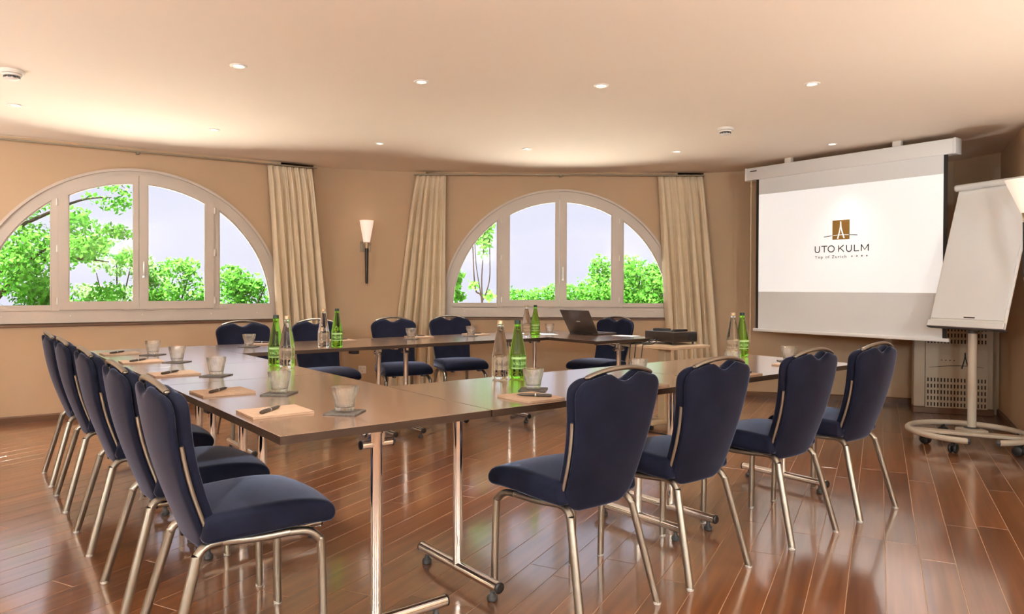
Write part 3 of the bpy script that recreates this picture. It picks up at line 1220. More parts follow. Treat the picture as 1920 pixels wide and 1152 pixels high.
def make_pen():
    t = thing('pen', '', 'pen')
    rx = Matrix.Rotation(R(90), 3, 'Y')
    MB().lathe([(0, 0), (0.0045, 0.001), (0.0058, 0.008), (0.0062, 0.06), (0.0058, 0.062)], 14, (-0.066, 0, 0.0064), rx).build('cap', M['pen'], t)
    MB().lathe([(0.0058, 0), (0.0054, 0.05), (0.0040, 0.060), (0.0012, 0.071), (0.0, 0.072)], 14, (0.0, 0, 0.0064), rx).build('barrel', M['pen'], t)
    MB().lathe([(0.0063, 0), (0.0065, 0.001), (0.0065, 0.004), (0.0063, 0.005)], 14, (-0.005, 0, 0.0064), rx).build('ring', M['silver'], t)
    MB().box((-0.040, 0, 0.0140), (0.040, 0.004, 0.0016), bevel=0.0004).build('clip', M['silver'], t)
    return t


def make_coaster():
    o = MB().box((0, 0, 0.0025), (0.112, 0.112, 0.005), bevel=0.001).build('coaster', M['slate'], None, smooth=False)
    tag(o, '', 'coaster')
    return o


MK = {'pad': make_pad, 'pen': make_pen, 'coaster': make_coaster, 'glass': make_tumbler}


def put(kind, loc, rz, label):
    if kind not in PROTO:
        o = MK[kind]()
        o['label'] = label
        o['group'] = GN[kind]
        place(o, loc, rz)
        PROTO[kind] = o
        return o
    return copy_thing(PROTO[kind], loc, rz, label, GN[kind])


rs = random.Random(11)


def setting(pad, pad_rz, glass, where, pen=True):
    """pad, glass: (v, u) on the table; where: words that single this seat out"""
    jit = rs.uniform(-0.04, 0.04)
    if pad is not None:
        p = W(pad[0], pad[1], TZ)
        put('pad', p, pad_rz + jit, 'kraft-brown notepad with a pen, ' + where)
        if pen:
            f = Vector((math.cos(pad_rz), math.sin(pad_rz), 0))
            s = Vector((-math.sin(pad_rz), math.cos(pad_rz), 0))
            put('pen', p - f * 0.018 - s * 0.005 + Vector((0, 0, 0.0084)), pad_rz + R(43) + jit, 'dark ballpoint pen lying on the notepad ' + where)
    if glass is not None:
        g = W(glass[0], glass[1], TZ)
        put('coaster', g, TH + R(45) + jit, 'square slate coaster under the tumbler ' + where)
        put('glass', g + Vector((0, 0, 0.005)), rs.uniform(0, 3), 'fluted clear tumbler on a slate coaster, ' + where)


# left side: guests face +v
PLR = TH
setting((0.130, 0.395), PLR, (0.318, 0.252), 'nearest the camera on the left wing')
setting((0.130, 0.978), PLR, (0.300, 0.812), 'second from the near left corner')
setting((0.128, 1.745), PLR, (0.275, 1.568), 'middle place of the left wing')
setting((0.126, 2.462), PLR, (0.285, 2.345), 'fourth place along the left wing')
setting((0.126, 3.075), PLR, (0.275, 2.890), 'at the far left corner')
# near right side: guests face +u
PRR = TH + PI / 2
setting((1.032, 0.125), PRR - 0.0, (1.185, 0.295), 'beside the closest bottle pair')
setting((1.640, 0.125), PRR, (1.852, 0.315), 'before the second chair of the right row')
setting((2.330, 0.115), PRR, (2.622, 0.330), 'beside the bottle pair near the screen')
setting((2.960, 0.150), PRR, (3.130, 0.300), 'at the screen end of the tables')
# far side: guests face -u
PFR = TH - PI / 2
setting((1.120, 3.330), PFR, (0.955, 3.160), 'below the right end of the left window')
setting((1.730, 3.330), PFR, None, 'right of the far bottle pair')
setting((2.445, 3.330), PFR, (2.272, 3.165), 'in front of the curtain beside the torch lamp')
setting((3.040, 3.330), PFR, (2.870, 3.165), 'in front of the right window curtain edge')
setting(None, 0, (3.722, 3.10), 'beside the laptop')


# ------------------------------------------------------------------ bottles
BOT = {}


def bend_text(me, r, z0, ang0=0.0):
    """wrap flat text (x right, y up) round a cylinder of radius r"""
    for v in me.vertices:
        a = ang0 + v.co.x / r
        rr = r + v.co.z
        zz = z0 + v.co.y
        v.co = (rr * math.sin(a), -rr * math.cos(a), zz)
    return me


def make_bottle(green):
    t = thing('water_bottle', '', 'bottle')
    body = [(0.0, 0.006), (0.020, 0.004), (0.030, 0.0), (0.0365, 0.004), (0.0395, 0.012), (0.0402, 0.022), (0.0396, 0.030), (0.0402, 0.040),
            (0.0402, 0.100), (0.0398, 0.112), (0.0380, 0.122), (0.0300, 0.165), (0.0205, 0.212), (0.0172, 0.228), (0.0150, 0.242), (0.0148, 0.250), (0.0158, 0.252), (0.0158, 0.256), (0.0140, 0.258), (0.0, 0.258)]
    MB().lathe(body, 40).build('bottle_body', M['bottle_green' if green else 'bottle_clear'], t, ang=60)
    m = MB()
    m.lathe([(0.0145, 0.2575), (0.0155, 0.2575), (0.0155, 0.2595), (0.0150, 0.261), (0.0150, 0.272), (0.0140, 0.2745), (0.0, 0.275)], 24)
    m.build('cap', M['cap_green' if green else 'cap_gold'], t, ang=50)
    # frosted label band
    m = MB()
    seg = 40
    vs, fs = [], []
    for i in range(seg + 1):
        a = -R(150) + R(300) * i / seg
        for z in (0.045, 0.108):
            vs.append((0.0407 * math.sin(a), -0.0407 * math.cos(a), z))
    for i in range(seg):
        fs.append((2 * i, 2 * i + 2, 2 * i + 3, 2 * i + 1))
    m.pydata(vs, fs)
    lb = m.build('label', M['label_green' if green else 'label_clear'], t, ang=180)
    tx = text_mesh('VALSER', 0.0205, 'CENTER', 0.0001, 1.05)
    bend_text(tx, 0.0411, 0.066)
    link('lettering', tx, M['print_light' if green else 'print_dark'], lb)
    # two fine print rules
    m = MB()
    for z, h in ((0.098, 0.010), (0.052, 0.004)):
        vs, fs = [], []
        for i in range(seg + 1):
            a = -R(62) + R(124) * i / seg
            for zz in (z - h / 2, z + h / 2):
                vs.append((0.0410 * math.sin(a), -0.0410 * math.cos(a), zz))
        for i in range(seg):
            fs.append((2 * i, 2 * i + 2, 2 * i + 3, 2 * i + 1))
        m.pydata(vs, fs)
    m.build('label_band', M['print_light' if green else 'label_clear'], lb, ang=180)
    return t


def bottle(green, v, u, label, toward=(0, 0)):
    p = W(v, u, TZ)
    d = Vector((toward[0] - p.x, toward[1] - p.y))
    rz = math.atan2(d.y, d.x) + PI / 2      # lettering turned to the camera side
    rz += rs.uniform(-0.25, 0.25)
    if green not in BOT:
        o = make_bottle(green)
        o['label'] = label
        o['group'] = 'water bottles on the tables'
        place(o, p, rz)
        BOT[green] = o
        return o
    return copy_thing(BOT[green], p, rz, label, 'water bottles on the tables')


bottle(False, 1.296, 0.668, 'clear water bottle with gold cap, closest pair to the camera', (1.2, 0))
bottle(True, 1.376, 0.640, 'green water bottle with dark cap, closest pair to the camera', (1.2, 0))
bottle(False, 0.676, 1.713, 'clear water bottle on the left wing in front of the green one')
bottle(True, 0.660, 1.830, 'green water bottle on the left wing behind the clear one')
bottle(False, 1.349, 2.785, 'clear water bottle on the far table beside the wall torch')
bottle(True, 1.446, 2.780, 'green water bottle on the far table beside the wall torch')
bottle(False, 3.262, 2.880, 'clear water bottle below the right arched window, left of the laptop')
bottle(True, 3.347, 2.862, 'green water bottle below the right arched window, left of the laptop')
bottle(False, 3.141, 0.690, 'clear water bottle at the screen end of the right table')
bottle(True, 3.205, 0.668, 'green water bottle at the screen end of the right table')


# ------------------------------------------------------------------ laptop, papers, trolley, projector
hv, hu = 3.872, 2.800            # hinge middle, hinge line along u
lap = thing('laptop', 'open dark laptop seen from behind on the brown table', 'laptop', W(hv, hu, TZ), TH + R(3))
MB().box((0.125, 0, 0.010), (0.25, 0.36, 0.016), bevel=0.004, seg=2).build('keyboard_base', M['laptop'], lap)
kb = MB()
for i in range(5):
    for j in range(13):
        kb.box((0.05 + i * 0.019, -0.13 + j * 0.0216, 0.0192), (0.015, 0.018, 0.0022))
kb.build('keys', M['black'], lap, smooth=False)
rl = Matrix.Rotation(R(-32), 3, 'Y')
ld = MB().box(Vector((0, 0, 0.018)) + rl @ Vector((0, 0, 0.122)), (0.009, 0.36, 0.245), rl, bevel=0.003, seg=2).build('screen_lid', M['laptop'], lap)
MB().box(Vector((0, 0, 0.018)) + rl @ Vector((0.0048, 0, 0.125)), (0.001, 0.335, 0.21), rl).build('display', M['black'], ld, smooth=False)
MB().box(Vector((0, 0, 0.018)) + rl @ Vector((-0.0048, 0, 0.125)), (0.0008, 0.045, 0.010), rl).build('lid_mark', M['silver'], ld, smooth=False)
MB().cyl((0, -0.12, 0.016), (0, 0.12, 0.016), 0.008, 10).build('hinge', M['black'], lap)

for (v, u, rz, lb) in ((4.03, 2.42, TH + 0.2, 'white paper sheet lying right of the laptop'), (3.62, 3.02, TH - 0.4, 'white paper sheet lying left of the laptop beside the tumbler')):
    o = MB().box((0, 0, 0.0012), (0.15, 0.21, 0.0012)).build('paper_sheet', M['paper'], None, smooth=False)
    place(o, W(v, u, TZ + 0.0005), rz)
    tag(o, lb, 'paper', 'loose sheets near the laptop')

tv, tu = 4.045, 2.02
tr = thing('projector_trolley', 'pale wooden single-post trolley carrying the projector', 'trolley', W(tv, tu), TH)
MB().box((0, 0, 0.688), (0.50, 0.60, 0.022), bevel=0.003).build('trolley_top', M['cream_wood'], tr)
MB().box((-0.03, -0.05, 0.365), (0.075, 0.075, 0.625), bevel=0.004).build('post', M['trolley_post'], tr)
MB().box((-0.03, -0.05, 0.670), (0.20, 0.20, 0.014), bevel=0.003).build('mounting_plate', M['trolley_post'], tr)
bs = MB()
bs.box((-0.03, 0.0, 0.055), (0.06, 0.36, 0.036), bevel=0.006)
bs.box((0, -0.05, 0.055), (0.44, 0.06, 0.036), bevel=0.006)
bs.build('base', M['trolley_post'], tr)
for x, y in ((-0.03, 0.15), (-0.03, -0.15), (0.19, -0.05), (-0.19, -0.05)):
    MB().lathe([(0.006, 0), (0.017, 0.001), (0.019, 0.010), (0.019, 0.028), (0.010, 0.037), (0.010, 0.040)], 14, (x, y, 0)).build('castor', M['black'], tr)

pj = thing('projector', 'dark brown-black projector standing on the pale trolley', 'projector', (1.363, 6.235, 0.699), R(30) + 0.0)
# local x = along the short front, local y = away
MB().box((0.0, 0.0, 0.062), (0.27, 0.36, 0.085), bevel=0.008, seg=2).build('housing', M['projector'], pj)
m = MB()
for i in range(9):
    m.box((0.125 - i * 0.011, -0.181, 0.062), (0.005, 0.004, 0.055), bevel=0.001)
m.build('vent', M['black'], pj)
MB().cyl((0.135, 0.06, 0.062), (0.160, 0.06, 0.062), 0.03, 20).build('lens_ring', M['black'], pj)
MB().lathe([(0.026, 0), (0.014, 0.008), (0, 0.011)], 20, (0.158, 0.06, 0.062), Matrix.Rotation(R(90), 3, 'Y')).build('lens', M['glass'], pj)
MB().box((-0.03, 0.02, 0.1055), (0.12, 0.08, 0.003), bevel=0.001).build('control_panel', M['darkgrey'], pj)
for x, y in ((-0.11, -0.15), (0.11, -0.15), (-0.11, 0.15), (0.11, 0.15)):
    MB().cyl((x, y, 0), (x, y, 0.022), 0.009, 12).build('foot', M['black'], pj)

rm = thing('remote_control', 'black remote control lying flat on the projector', 'remote', Vector((1.30, 6.30, 0.8045)), R(-20))
MB().box((0, 0, 0.010), (0.15, 0.042, 0.020), bevel=0.006, seg=2).build('body', M['black'], rm)
m = MB()
for i in range(5):
    for j in (-1, 0, 1):
        m.cyl((-0.05 + i * 0.022, j * 0.011, 0.0195), (-0.05 + i * 0.022, j * 0.011, 0.022), 0.0035, 8)
m.build('buttons', M['darkgrey'], rm)
pt_ = thing('presenter_clicker', 'slim black presenter clicker lying across the projector top', 'remote', Vector((1.435, 6.20, 0.8045)), R(15))
MB().box((0, 0, 0.009), (0.13, 0.030, 0.018), bevel=0.006, seg=2).build('body', M['black'], pt_)
MB().tube(bez([(-0.06, 0, 0.006), (-0.085, -0.012, 0.004), (-0.10, -0.045, 0.004), (-0.08, -0.06, 0.004)], 6), 0.003, 8).build('wrist_cord', M['black'], pt_)

for k, cu_ in enumerate((2.135, 2.075, 2.00)):
    pts = bez([W(4.02, 2.10 - 0.03 * k, 0.735), W(3.90, cu_, 0.708), W(3.800, cu_, 0.706), W(3.772, cu_, 0.675), W(3.765 - 0.012 * k, cu_ + 0.01, 0.35), W(3.74, cu_ - 0.02, 0.05), W(3.76, cu_ - 0.08, 0.006), W(3.80 + 0.02 * k, cu_ - 0.50, 0.006)], 8)
    o = MB().tube(pts, 0.0042, 8).build('cable', M['black'], None)
    tag(o, 'black cable hanging down from the projector, ' + ('leftmost of three', 'middle of three', 'rightmost of three')[k], 'cable', 'projector cables')
o = MB().tube(bez([(1.9, 5.9, 0.006), (2.15, 6.15, 0.006), (2.45, 6.50, 0.006), (2.8, 6.80, 0.006), (3.0, 7.2, 0.006)], 8), 0.006, 8).build('floor_cable', M['darkgrey'], None)
tag(o, 'dark cable lying on the floor behind the right row of chairs', 'cable')


# ------------------------------------------------------------------ projection screen
SA = R(-53.108)
sx_, sy_ = 2.460, 7.279
sc = thing('projection_screen', 'white roll-down projection screen hung from the ceiling, lit with a logo', 'screen', (sx_, sy_, 0), SA)
# local x along the screen (left to right), local y = behind the screen (+)
SL = 1.719


m = MB()
m.box((0.825, 0.055, 2.325), (1.955, 0.11, 0.126), bevel=0.010, seg=2)
m.build('case', M['screen_case'], sc)
for x in (-0.149, 1.800):
    MB().box((x, 0.055, 2.325), (0.026, 0.116, 0.132), bevel=0.008, seg=2).build('end_cap', M['screen_case'], sc)
for x in (0.30, 1.33):
    MB().box((x, 0.055, 2.413), (0.07, 0.05, 0.052), bevel=0.004).build('ceiling_bracket', M['white'], sc)
MB().box((-0.06, -0.0015, 2.352), (0.075, 0.002, 0.010)).build('case_mark', M['logo_light'], sc, smooth=False)
fb = MB().box((SL / 2, 0.012, 1.515), (SL + 0.062, 0.002, 1.53)).build('screen_border', M['screen_black'], sc, smooth=False)
MB().box((SL / 2 - 0.0, 0.0095, 1.515), (SL - 0.0, 0.002, 1.53)).build('screen_fabric', M['fabric_screen'], fb, smooth=False)
MB().box((SL / 2, 0.010, 0.757), (SL + 0.11, 0.024, 0.030), bevel=0.006, seg=2).build('bottom_bar', M['screen_case'], sc)
pi = MB().box((SL / 2, 0.0080, (2.107 + 1.14) / 2), (SL - 0.002, 0.0008, 2.107 - 1.14)).build('projected_image', M['image'], sc, smooth=False)
pi['label'] = 'bright projected slide with gold and grey logo'
# logo
MB().box((0.8565, 0.0072, 1.707), (0.162, 0.0006, 0.176)).build('logo_square', M['logo_gold'], pi, smooth=False)


def ribbon(pts, wds, y, thick=0.0006):
    vs, fs = [], []
    for i, (x, z) in enumerate(pts):
        a, b = pts[max(i - 1, 0)], pts[min(i + 1, len(pts) - 1)]
        d = Vector((b[0] - a[0], b[1] - a[1])).normalized()
        n_ = Vector((-d.y, d.x))
        wd = wds[i] if isinstance(wds, (list, tuple)) else wds
        vs += [(x + n_.x * wd / 2, y, z + n_.y * wd / 2), (x - n_.x * wd / 2, y, z - n_.y * wd / 2)]
    for i in range(len(pts) - 1):
        fs.append((2 * i, 2 * i + 1, 2 * i + 3, 2 * i + 2))
    return vs, fs


def emblem(x0, z0, s, y, name, material, parent, arcmat=None):
    """an A drawn with two curved strokes over a long shallow arc; s = height of the A"""
    m = MB()
    L_ = [(x0 + s * 0.0 - 0.002 * s, z0 + s), (x0 - 0.01 * s, z0 + 0.72 * s), (x0 - 0.06 * s, z0 + 0.42 * s), (x0 - 0.17 * s, z0)]
    Rr = [(x0 + s * 0.02, z0 + s), (x0 + 0.03 * s, z0 + 0.72 * s), (x0 + 0.09 * s, z0 + 0.42 * s), (x0 + 0.22 * s, z0 + 0.02 * s)]
    for q in (L_, Rr):
        pts = [(v[0], v[1]) for v in bez([(a, b, 0) for a, b in q], 5)]
        m.pydata(*ribbon(pts, [0.05 * s + 0.035 * s * i / len(pts) for i in range(len(pts))], y))
    return m.build(name, material, parent, smooth=False)


emblem(0.853, 1.627, 0.155, 0.0064, 'logo_letter', M['image'], pi)
a1 = [(0.692 + (1.011 - 0.692) * i / 24, 1.649 + 0.0105 * math.sin(PI * i / 24) + 0.002 * i / 24) for i in range(25)]
inn = [p for p in a1 if 0.776 <= p[0] <= 0.938]
MB().pydata(*ribbon(inn, 0.005, 0.0064)).build('logo_arc', M['image'], pi, smooth=False)
m = MB()
m.pydata(*ribbon([p for p in a1 if p[0] <= 0.783], 0.006, 0.0070))
m.pydata(*ribbon([p for p in a1 if p[0] >= 0.931], 0.006, 0.0070))
m.build('logo_line', M['logo_grey'], pi, smooth=False)
txm = Matrix(((1, 0, 0, 0), (0, 0, -1, 0.0072), (0, 1, 0, 0), (0, 0, 0, 1)))


def screen_text(s, x0, x1, z, h, material, name, space=1.0):
    me = text_mesh(s, 0.1, 'LEFT', 0.0003, space, 0.0011)
    xs = [v.co.x for v in me.vertices]
    zs = [v.co.y for v in me.vertices]
    caps = max(zs)
    k = (x1 - x0) / (max(xs) - min(xs))
    kz = h / caps
    mn = min(xs)
    for v in me.vertices:
        v.co.x = x0 + (v.co.x - mn) * k
        v.co.y = z + v.co.y * kz
    me.transform(txm)
    return link(name, me, material, pi)


def letter(strokes):
    m_ = MB()
    for pts_ in strokes:
        m_.pydata(*ribbon(pts_, 0.0092, 0.0068))
    m_.build('logo_letter', M['logo_grey'], pi, smooth=False)['kind'] = 'stuff'


def LX(px_):
    return 0.604 + (px_ - 450) / 970 * 0.507


ZB, ZT = 1.507, 1.567


def u_letter(a, b):
    xa, xb = LX(a) + .0036, LX(b) - .0036
    r_ = (xb - xa) / 2
    return [[(xa, ZT)] + [(xa + r_ - r_ * math.cos(PI * k / 12), ZB + r_ + 0.0 - r_ * math.sin(PI * k / 12)) for k in range(13)] + [(xb, ZT)]]


letter(u_letter(450, 548))
letter([[(LX(575), ZT - .003), (LX(685), ZT - .003)], [(LX(630), ZT - .003), (LX(630), ZB)]])
oc = ((LX(695) + LX(822)) / 2, (ZB + ZT) / 2)
letter([[(oc[0] + 0.0300 * math.cos(2 * PI * k / 32), oc[1] + 0.0282 * math.sin(2 * PI * k / 32)) for k in range(34)]])
letter([[(LX(894), ZT), (LX(894), ZB)], [(LX(984), ZT), (LX(900), ZB + .026)], [(LX(922), ZB + .034), (LX(990), ZB)]])
letter(u_letter(1030, 1130))
letter([[(LX(1175), ZT), (LX(1175), ZB)], [(LX(1172), ZB + .0036), (LX(1256), ZB + .0036)]])
letter([[(LX(1294), ZB), (LX(1294), ZT)], [(LX(1292), ZT), (LX(1355), ZB + .012), (LX(1418), ZT)], [(LX(1416), ZT), (LX(1416), ZB)]])
screen_text('Top of Zurich', 0.605, 0.909, 1.451, 0.028, M['logo_light'], 'logo_tagline', 1.25)
for i in range(4):
    cx_, cz_ = 0.961 + 0.045 * i, 1.4645
    pts = [(cx_ + (0.011 if k % 2 == 0 else 0.0045) * math.sin(k * PI / 5), cz_ + (0.011 if k % 2 == 0 else 0.0045) * math.cos(k * PI / 5)) for k in range(10)]
    MB().prism(pts, 0.0067, 0.0072).build('logo_star', M['logo_grey'], pi, smooth=False)
cd = MB()
cd.tube([(-0.098, 0.02, 2.27), (-0.098, 0.02, 2.215)], 0.006, 8)
cd.lathe([(0.004, 0.0), (0.012, 0.01), (0.014, 0.02), (0.008, 0.03), (0.005, 0.034)], 12, (-0.098, 0.02, 2.185))
cd.tube([(-0.098, 0.02, 2.19), (-0.1, 0.02, 1.5), (-0.101, 0.02, 0.62)], 0.0065, 8)
cd.build('winding_rod', M['trolley_post'], sc)

# ------------------------------------------------------------------ flipchart
fc = thing('flipchart', 'white mobile flipchart on an oval wheeled base by the right wall', 'flipchart', (3.50, 5.52, 0), 0)
F0 = Vector((3.50, 5.52, 0))
bd = Vector((0.33, -0.944, 0)).normalized()
bn = Vector((-bd.y * -1, 0, 0))
bn = Vector((-0.944, -0.33, 0)).normalized()       # board normal, towards the room
ti = R(16)
up = Vector((0, 0, 1)) * math.cos(ti) - bn * math.sin(ti)
nn = bn * math.cos(ti) + Vector((0, 0, 1)) * math.sin(ti)
BL = Vector((3.285, 5.735, 0.885)) - F0
FW, FH = 0.615, 1.135
rotm = Matrix((bd, -nn, up)).transposed()          # local x = along board, y = behind, z = up the board


def fbox(m, x, y, z, s, bevel=0.002, seg=1):
    m.box(BL + bd * x - nn * y + up * z, s, rotm, bevel, seg)
    return m


fbox(MB(), FW / 2, 0.012, FH / 2, (FW, 0.018, FH), 0.004).build('board', M['board_white'], fc)
fbox(MB(), FW / 2 + 0.004, -0.004, FH / 2 + 0.012, (FW - 0.03, 0.012, FH - 0.10), 0.001).build('paper_pad', M['paper'], fc, smooth=False)
tb = MB()
tb.cyl(BL + up * (FH + 0.0) + nn * 0.012 - bd * 0.005, BL + bd * (FW + 0.005) + up * (FH + 0.0) + nn * 0.012, 0.026, 18)
clip = tb.build('clamp_bar', M['white_bar'], fc)
for e, x in ((-1, -0.012), (1, FW + 0.006)):
    p0 = BL + up * FH + nn * 0.012 + bd * x
    MB().cyl(p0, p0 + bd * 0.008, 0.027, 18).build('clamp_end', M['board'], clip)
fbox(MB(), FW / 2, -0.006, 0.022, (FW + 0.006, 0.020, 0.048), 0.004).build('pen_tray', M['white_bar'], fc)
fbox(MB(), FW / 2, 0.012, -0.006, (FW + 0.012, 0.05, 0.010), 0.003).build('tray_edge', M['darkgrey'], fc)
fbox(MB(), 0.34, -0.011, 0.075, (0.09, 0.0008, 0.009), 0).build('printed_mark', M['logo_light'], fc, smooth=False)
pole_xy = Vector((3.511, 5.54, 0)) - F0
MB().cyl((pole_xy.x, pole_xy.y, 0.11), (pole_xy.x, pole_xy.y, 0.86), 0.030, 20).build('pole', M['stand'], fc)
MB().lathe([(0.060, 0.100), (0.058, 0.112), (0.034, 0.122)], 22, (pole_xy.x, pole_xy.y, 0)).build('pole_foot', M['darkgrey'], fc)
m = MB()
m.cyl((pole_xy.x, pole_xy.y, 0.835), (pole_xy.x, pole_xy.y, 0.90), 0.036, 18)
m.box((pole_xy.x - 0.01, pole_xy.y - 0.0, 0.905), (0.10, 0.10, 0.03), None, 0.006)
m.build('tilt_joint', M['darkgrey'], fc)
fbox(MB(), FW / 2 - 0.03, 0.035, 0.20, (0.10, 0.03, 0.40), 0.006).build('back_plate', M['stand'], fc)
# oval base: an open loop of tube and a flat cross bar
bc = Vector((3.405, 5.43, 0)) - F0
rx, ry = 0.385, 0.40
pts = []
for i in range(65):
    a = R(-94) + R(332) * i / 64
    pts.append((bc.x + rx * math.cos(a), bc.y + ry * math.sin(a), 0.105))
MB().tube(pts, 0.0215, 12).build('base_ring', M['stand'], fc)
for q in (pts[0], pts[-1]):
    MB().lathe([(0.0, -0.024), (0.010, -0.022), (0.021, 0.0), (0.010, 0.022), (0, 0.024)], 12, q).build('ring_end', M['darkgrey'], fc)
cb_a = (bc.x + rx * math.cos(R(160)), bc.y + ry * math.sin(R(160)))
cb_b = (bc.x + rx * math.cos(R(-35)), bc.y + ry * math.sin(R(-35)))
cb_d = Vector((cb_b[0] - cb_a[0], cb_b[1] - cb_a[1], 0))
m = MB()
m.box(((cb_a[0] + cb_b[0]) / 2, (cb_a[1] + cb_b[1]) / 2, 0.100), (cb_d.length, 0.10, 0.024), Matrix.Rotation(math.atan2(cb_d.y, cb_d.x), 3, 'Z'), 0.006)
m.box((pole_xy.x - 0.02, pole_xy.y - 0.03, 0.100), (0.16, 0.16, 0.026), None, 0.006)
m.build('cross_bar', M['stand'], fc)
for k, (px_, py_) in enumerate(((3.139 - F0.x, 5.507 - F0.y), (3.156 - F0.x, 5.187 - F0.y), (3.56 - F0.x, 5.10 - F0.y), (3.77 - F0.x, 5.40 - F0.y), (3.46 - F0.x, 5.82 - F0.y))):
    ang = R((20, -50, 35, 80, 10)[k])
    rw = Matrix.Rotation(ang, 3, 'Z') @ Matrix.Rotation(R(90), 3, 'Y')
    ax = Vector((math.cos(ang), math.sin(ang), 0))
    m = MB()
    for s_ in (-1, 1):
        c_ = Vector((px_, py_, 0.036)) + ax * (0.0165 * s_)
        m.lathe([(0.0, -0.013), (0.024, -0.013), (0.033, -0.009), (0.036, 0.0), (0.033, 0.009), (0.024, 0.013), (0, 0.013)], 20, c_, rw)
    m.cyl((px_, py_, 0.036), (px_, py_, 0.098), 0.010, 10)
    m.box((px_, py_, 0.060), (0.022, 0.05, 0.026), Matrix.Rotation(ang, 3, 'Z'), 0.006)
    m.build('castor', M['black'], fc)

# ------------------------------------------------------------------ heater cover with slotted grille
HA = math.atan2(-0.344, 0.939)
ht = thing('heater_cover', 'beige metal heater cover with slotted grille below the screen', 'heater cover', (3.818, 6.898, 0), HA)
HW, HH, HD = 0.650, 1.02, 0.12
m = MB()
m.box((HW / 2, HD / 2 + 0.01, (HH + 0.06) / 2), (HW, HD, HH - 0.06), None, 0.006)
m.build('cabinet', M['heater'], ht)
MB().box((HW / 2, HD / 2, 0.03), (HW + 0.012, HD + 0.01, 0.06), None, 0.004).build('plinth', M['base'], ht)


def slot_grid(x0, x1, z0, z1, nx, nz, sw, sh):
    """sheet with real slots, as joined bars"""
    m = MB()
    px, pz = (x1 - x0) / nx, (z1 - z0) / nz
    for i in range(nx + 1):
        x = x0 + i * px
        m.box((x, 0, (z0 + z1) / 2), (px - sw, 0.006, z1 - z0))
    for k in range(nz + 1):
        z = z0 + k * pz
        m.box(((x0 + x1) / 2, 0.0006, z), (x1 - x0 + px - sw, 0.006, pz - sh))
    return m


MB().box((0.351, 0.004, 0.53), (0.515, 0.012, 0.93), None, 0.001).build('grille_backing', M['void'], ht, smooth=False)
slot_grid(0.118 - 0.0136, 0.583 + 0.0136, 0.060, 0.348, 18, 5, 0.0125, 0.036).build('lower_grille', M['heater'], ht, smooth=False)
slot_grid(0.118 - 0.0136, 0.583 + 0.0136, 0.652, 0.940, 18, 5, 0.0125, 0.036).build('upper_grille', M['heater'], ht, smooth=False)
fp = MB().box((0.351, -0.0005, 0.50), (0.51, 0.009, 0.292)).build('front_panel', M['heater'], ht, smooth=False)
m = MB()
m.box((0.100, -0.001, 0.53), (0.010, 0.012, 0.93))
m.box((0.602, -0.001, 0.53), (0.010, 0.012, 0.93))
m.build('panel_edge', M['heater'], ht, smooth=False)
emblem(0.418, 0.430, 0.150, -0.0056, 'emblem_letter', M['ink'], fp)
m = MB()
m.pydata(*ribbon([(0.125 + 0.441 * i / 24, 0.433 + 0.024 * math.sin(PI * (0.02 + 0.80 * i / 24))) for i in range(25)], [0.003 + 0.003 * math.sin(PI * i / 24) for i in range(25)], -0.0056))
m.build('emblem_arc', M['ink'], fp, smooth=False)
for i in range(4):
    cx_, cz_ = 0.229 + 0.034 * i, 0.505
    ptz = [(cx_ + (0.007 if k % 2 == 0 else 0.0035) * math.sin(k * PI / 5), cz_ + (0.007 if k % 2 == 0 else 0.0035) * math.cos(k * PI / 5)) for k in range(10)]
    MB().prism(ptz, -0.0060, -0.0050).build('emblem_star', M['ink'], fp, smooth=False)


# ------------------------------------------------------------------ wall torches, socket, detectors, downlights
def torch(label, loc, rz, rt, rb, hs, power, tint=(1.0, 0.86, 0.70), reach=0.13):
    """local y = into the wall; origin on the shade's axis at its lower rim"""
    t = thing('wall_torch', label, 'wall lamp', loc, rz)
    MB().lathe([(0.0, 0.0), (rb, 0.0), (rt, hs), (rt - 0.004, hs), (rb - 0.003, 0.006), (0, 0.006)], 32).build('lamp_shade', M['shade'], t, ang=50)
    MB().lathe([(0.018, -0.062), (0.020, -0.05), (0.026, -0.004), (rb * 0.95, 0.0)], 24).build('collar', M['brass'], t)
    MB().lathe([(0.012, -0.44), (0.015, -0.42), (0.0205, -0.064), (0.0, -0.062)], 24).build('stick', M['ebony'], t)
    MB().lathe([(0.0, -0.468), (0.010, -0.466), (0.0125, -0.44), (0, -0.438)], 16).build('finial', M['brass'], t)
    m = MB()
    m.box((0, reach, -0.04), (0.11, 0.016, 0.11), None, 0.003)
    m.build('wall_plate', M['nickel'], t)
    m = MB()
    m.box((0, reach / 2, -0.035), (0.016, reach, 0.012), None, 0.002)
    m.tube([(-0.055, 0.05, -0.012), (0.055, 0.05, -0.012)], 0.006, 8)
    m.build('bracket_arm', M['nickel'], t)
    ld_ = bpy.data.lights.new('torch_bulb', 'POINT')
    ld_.energy = power
    ld_.color = tint
    ld_.shadow_soft_size = 0.04
    lo = bpy.data.objects.new('torch_bulb', ld_)
    COL.objects.link(lo)
    lo.parent = t
    lo.location = (0, 0, hs + 0.05)
    return t


torch('torch wall lamp with white cone shade and dark stick between the windows', (-1.548, 7.742, 1.648), R(18), 0.0745, 0.034, 0.232, 0.05)
torch('torch wall lamp with wide white cone cut off at the right frame edge', (3.53, 5.0, 1.698), R(-107.5), 0.126, 0.030, 0.227, 0.12, reach=0.175)

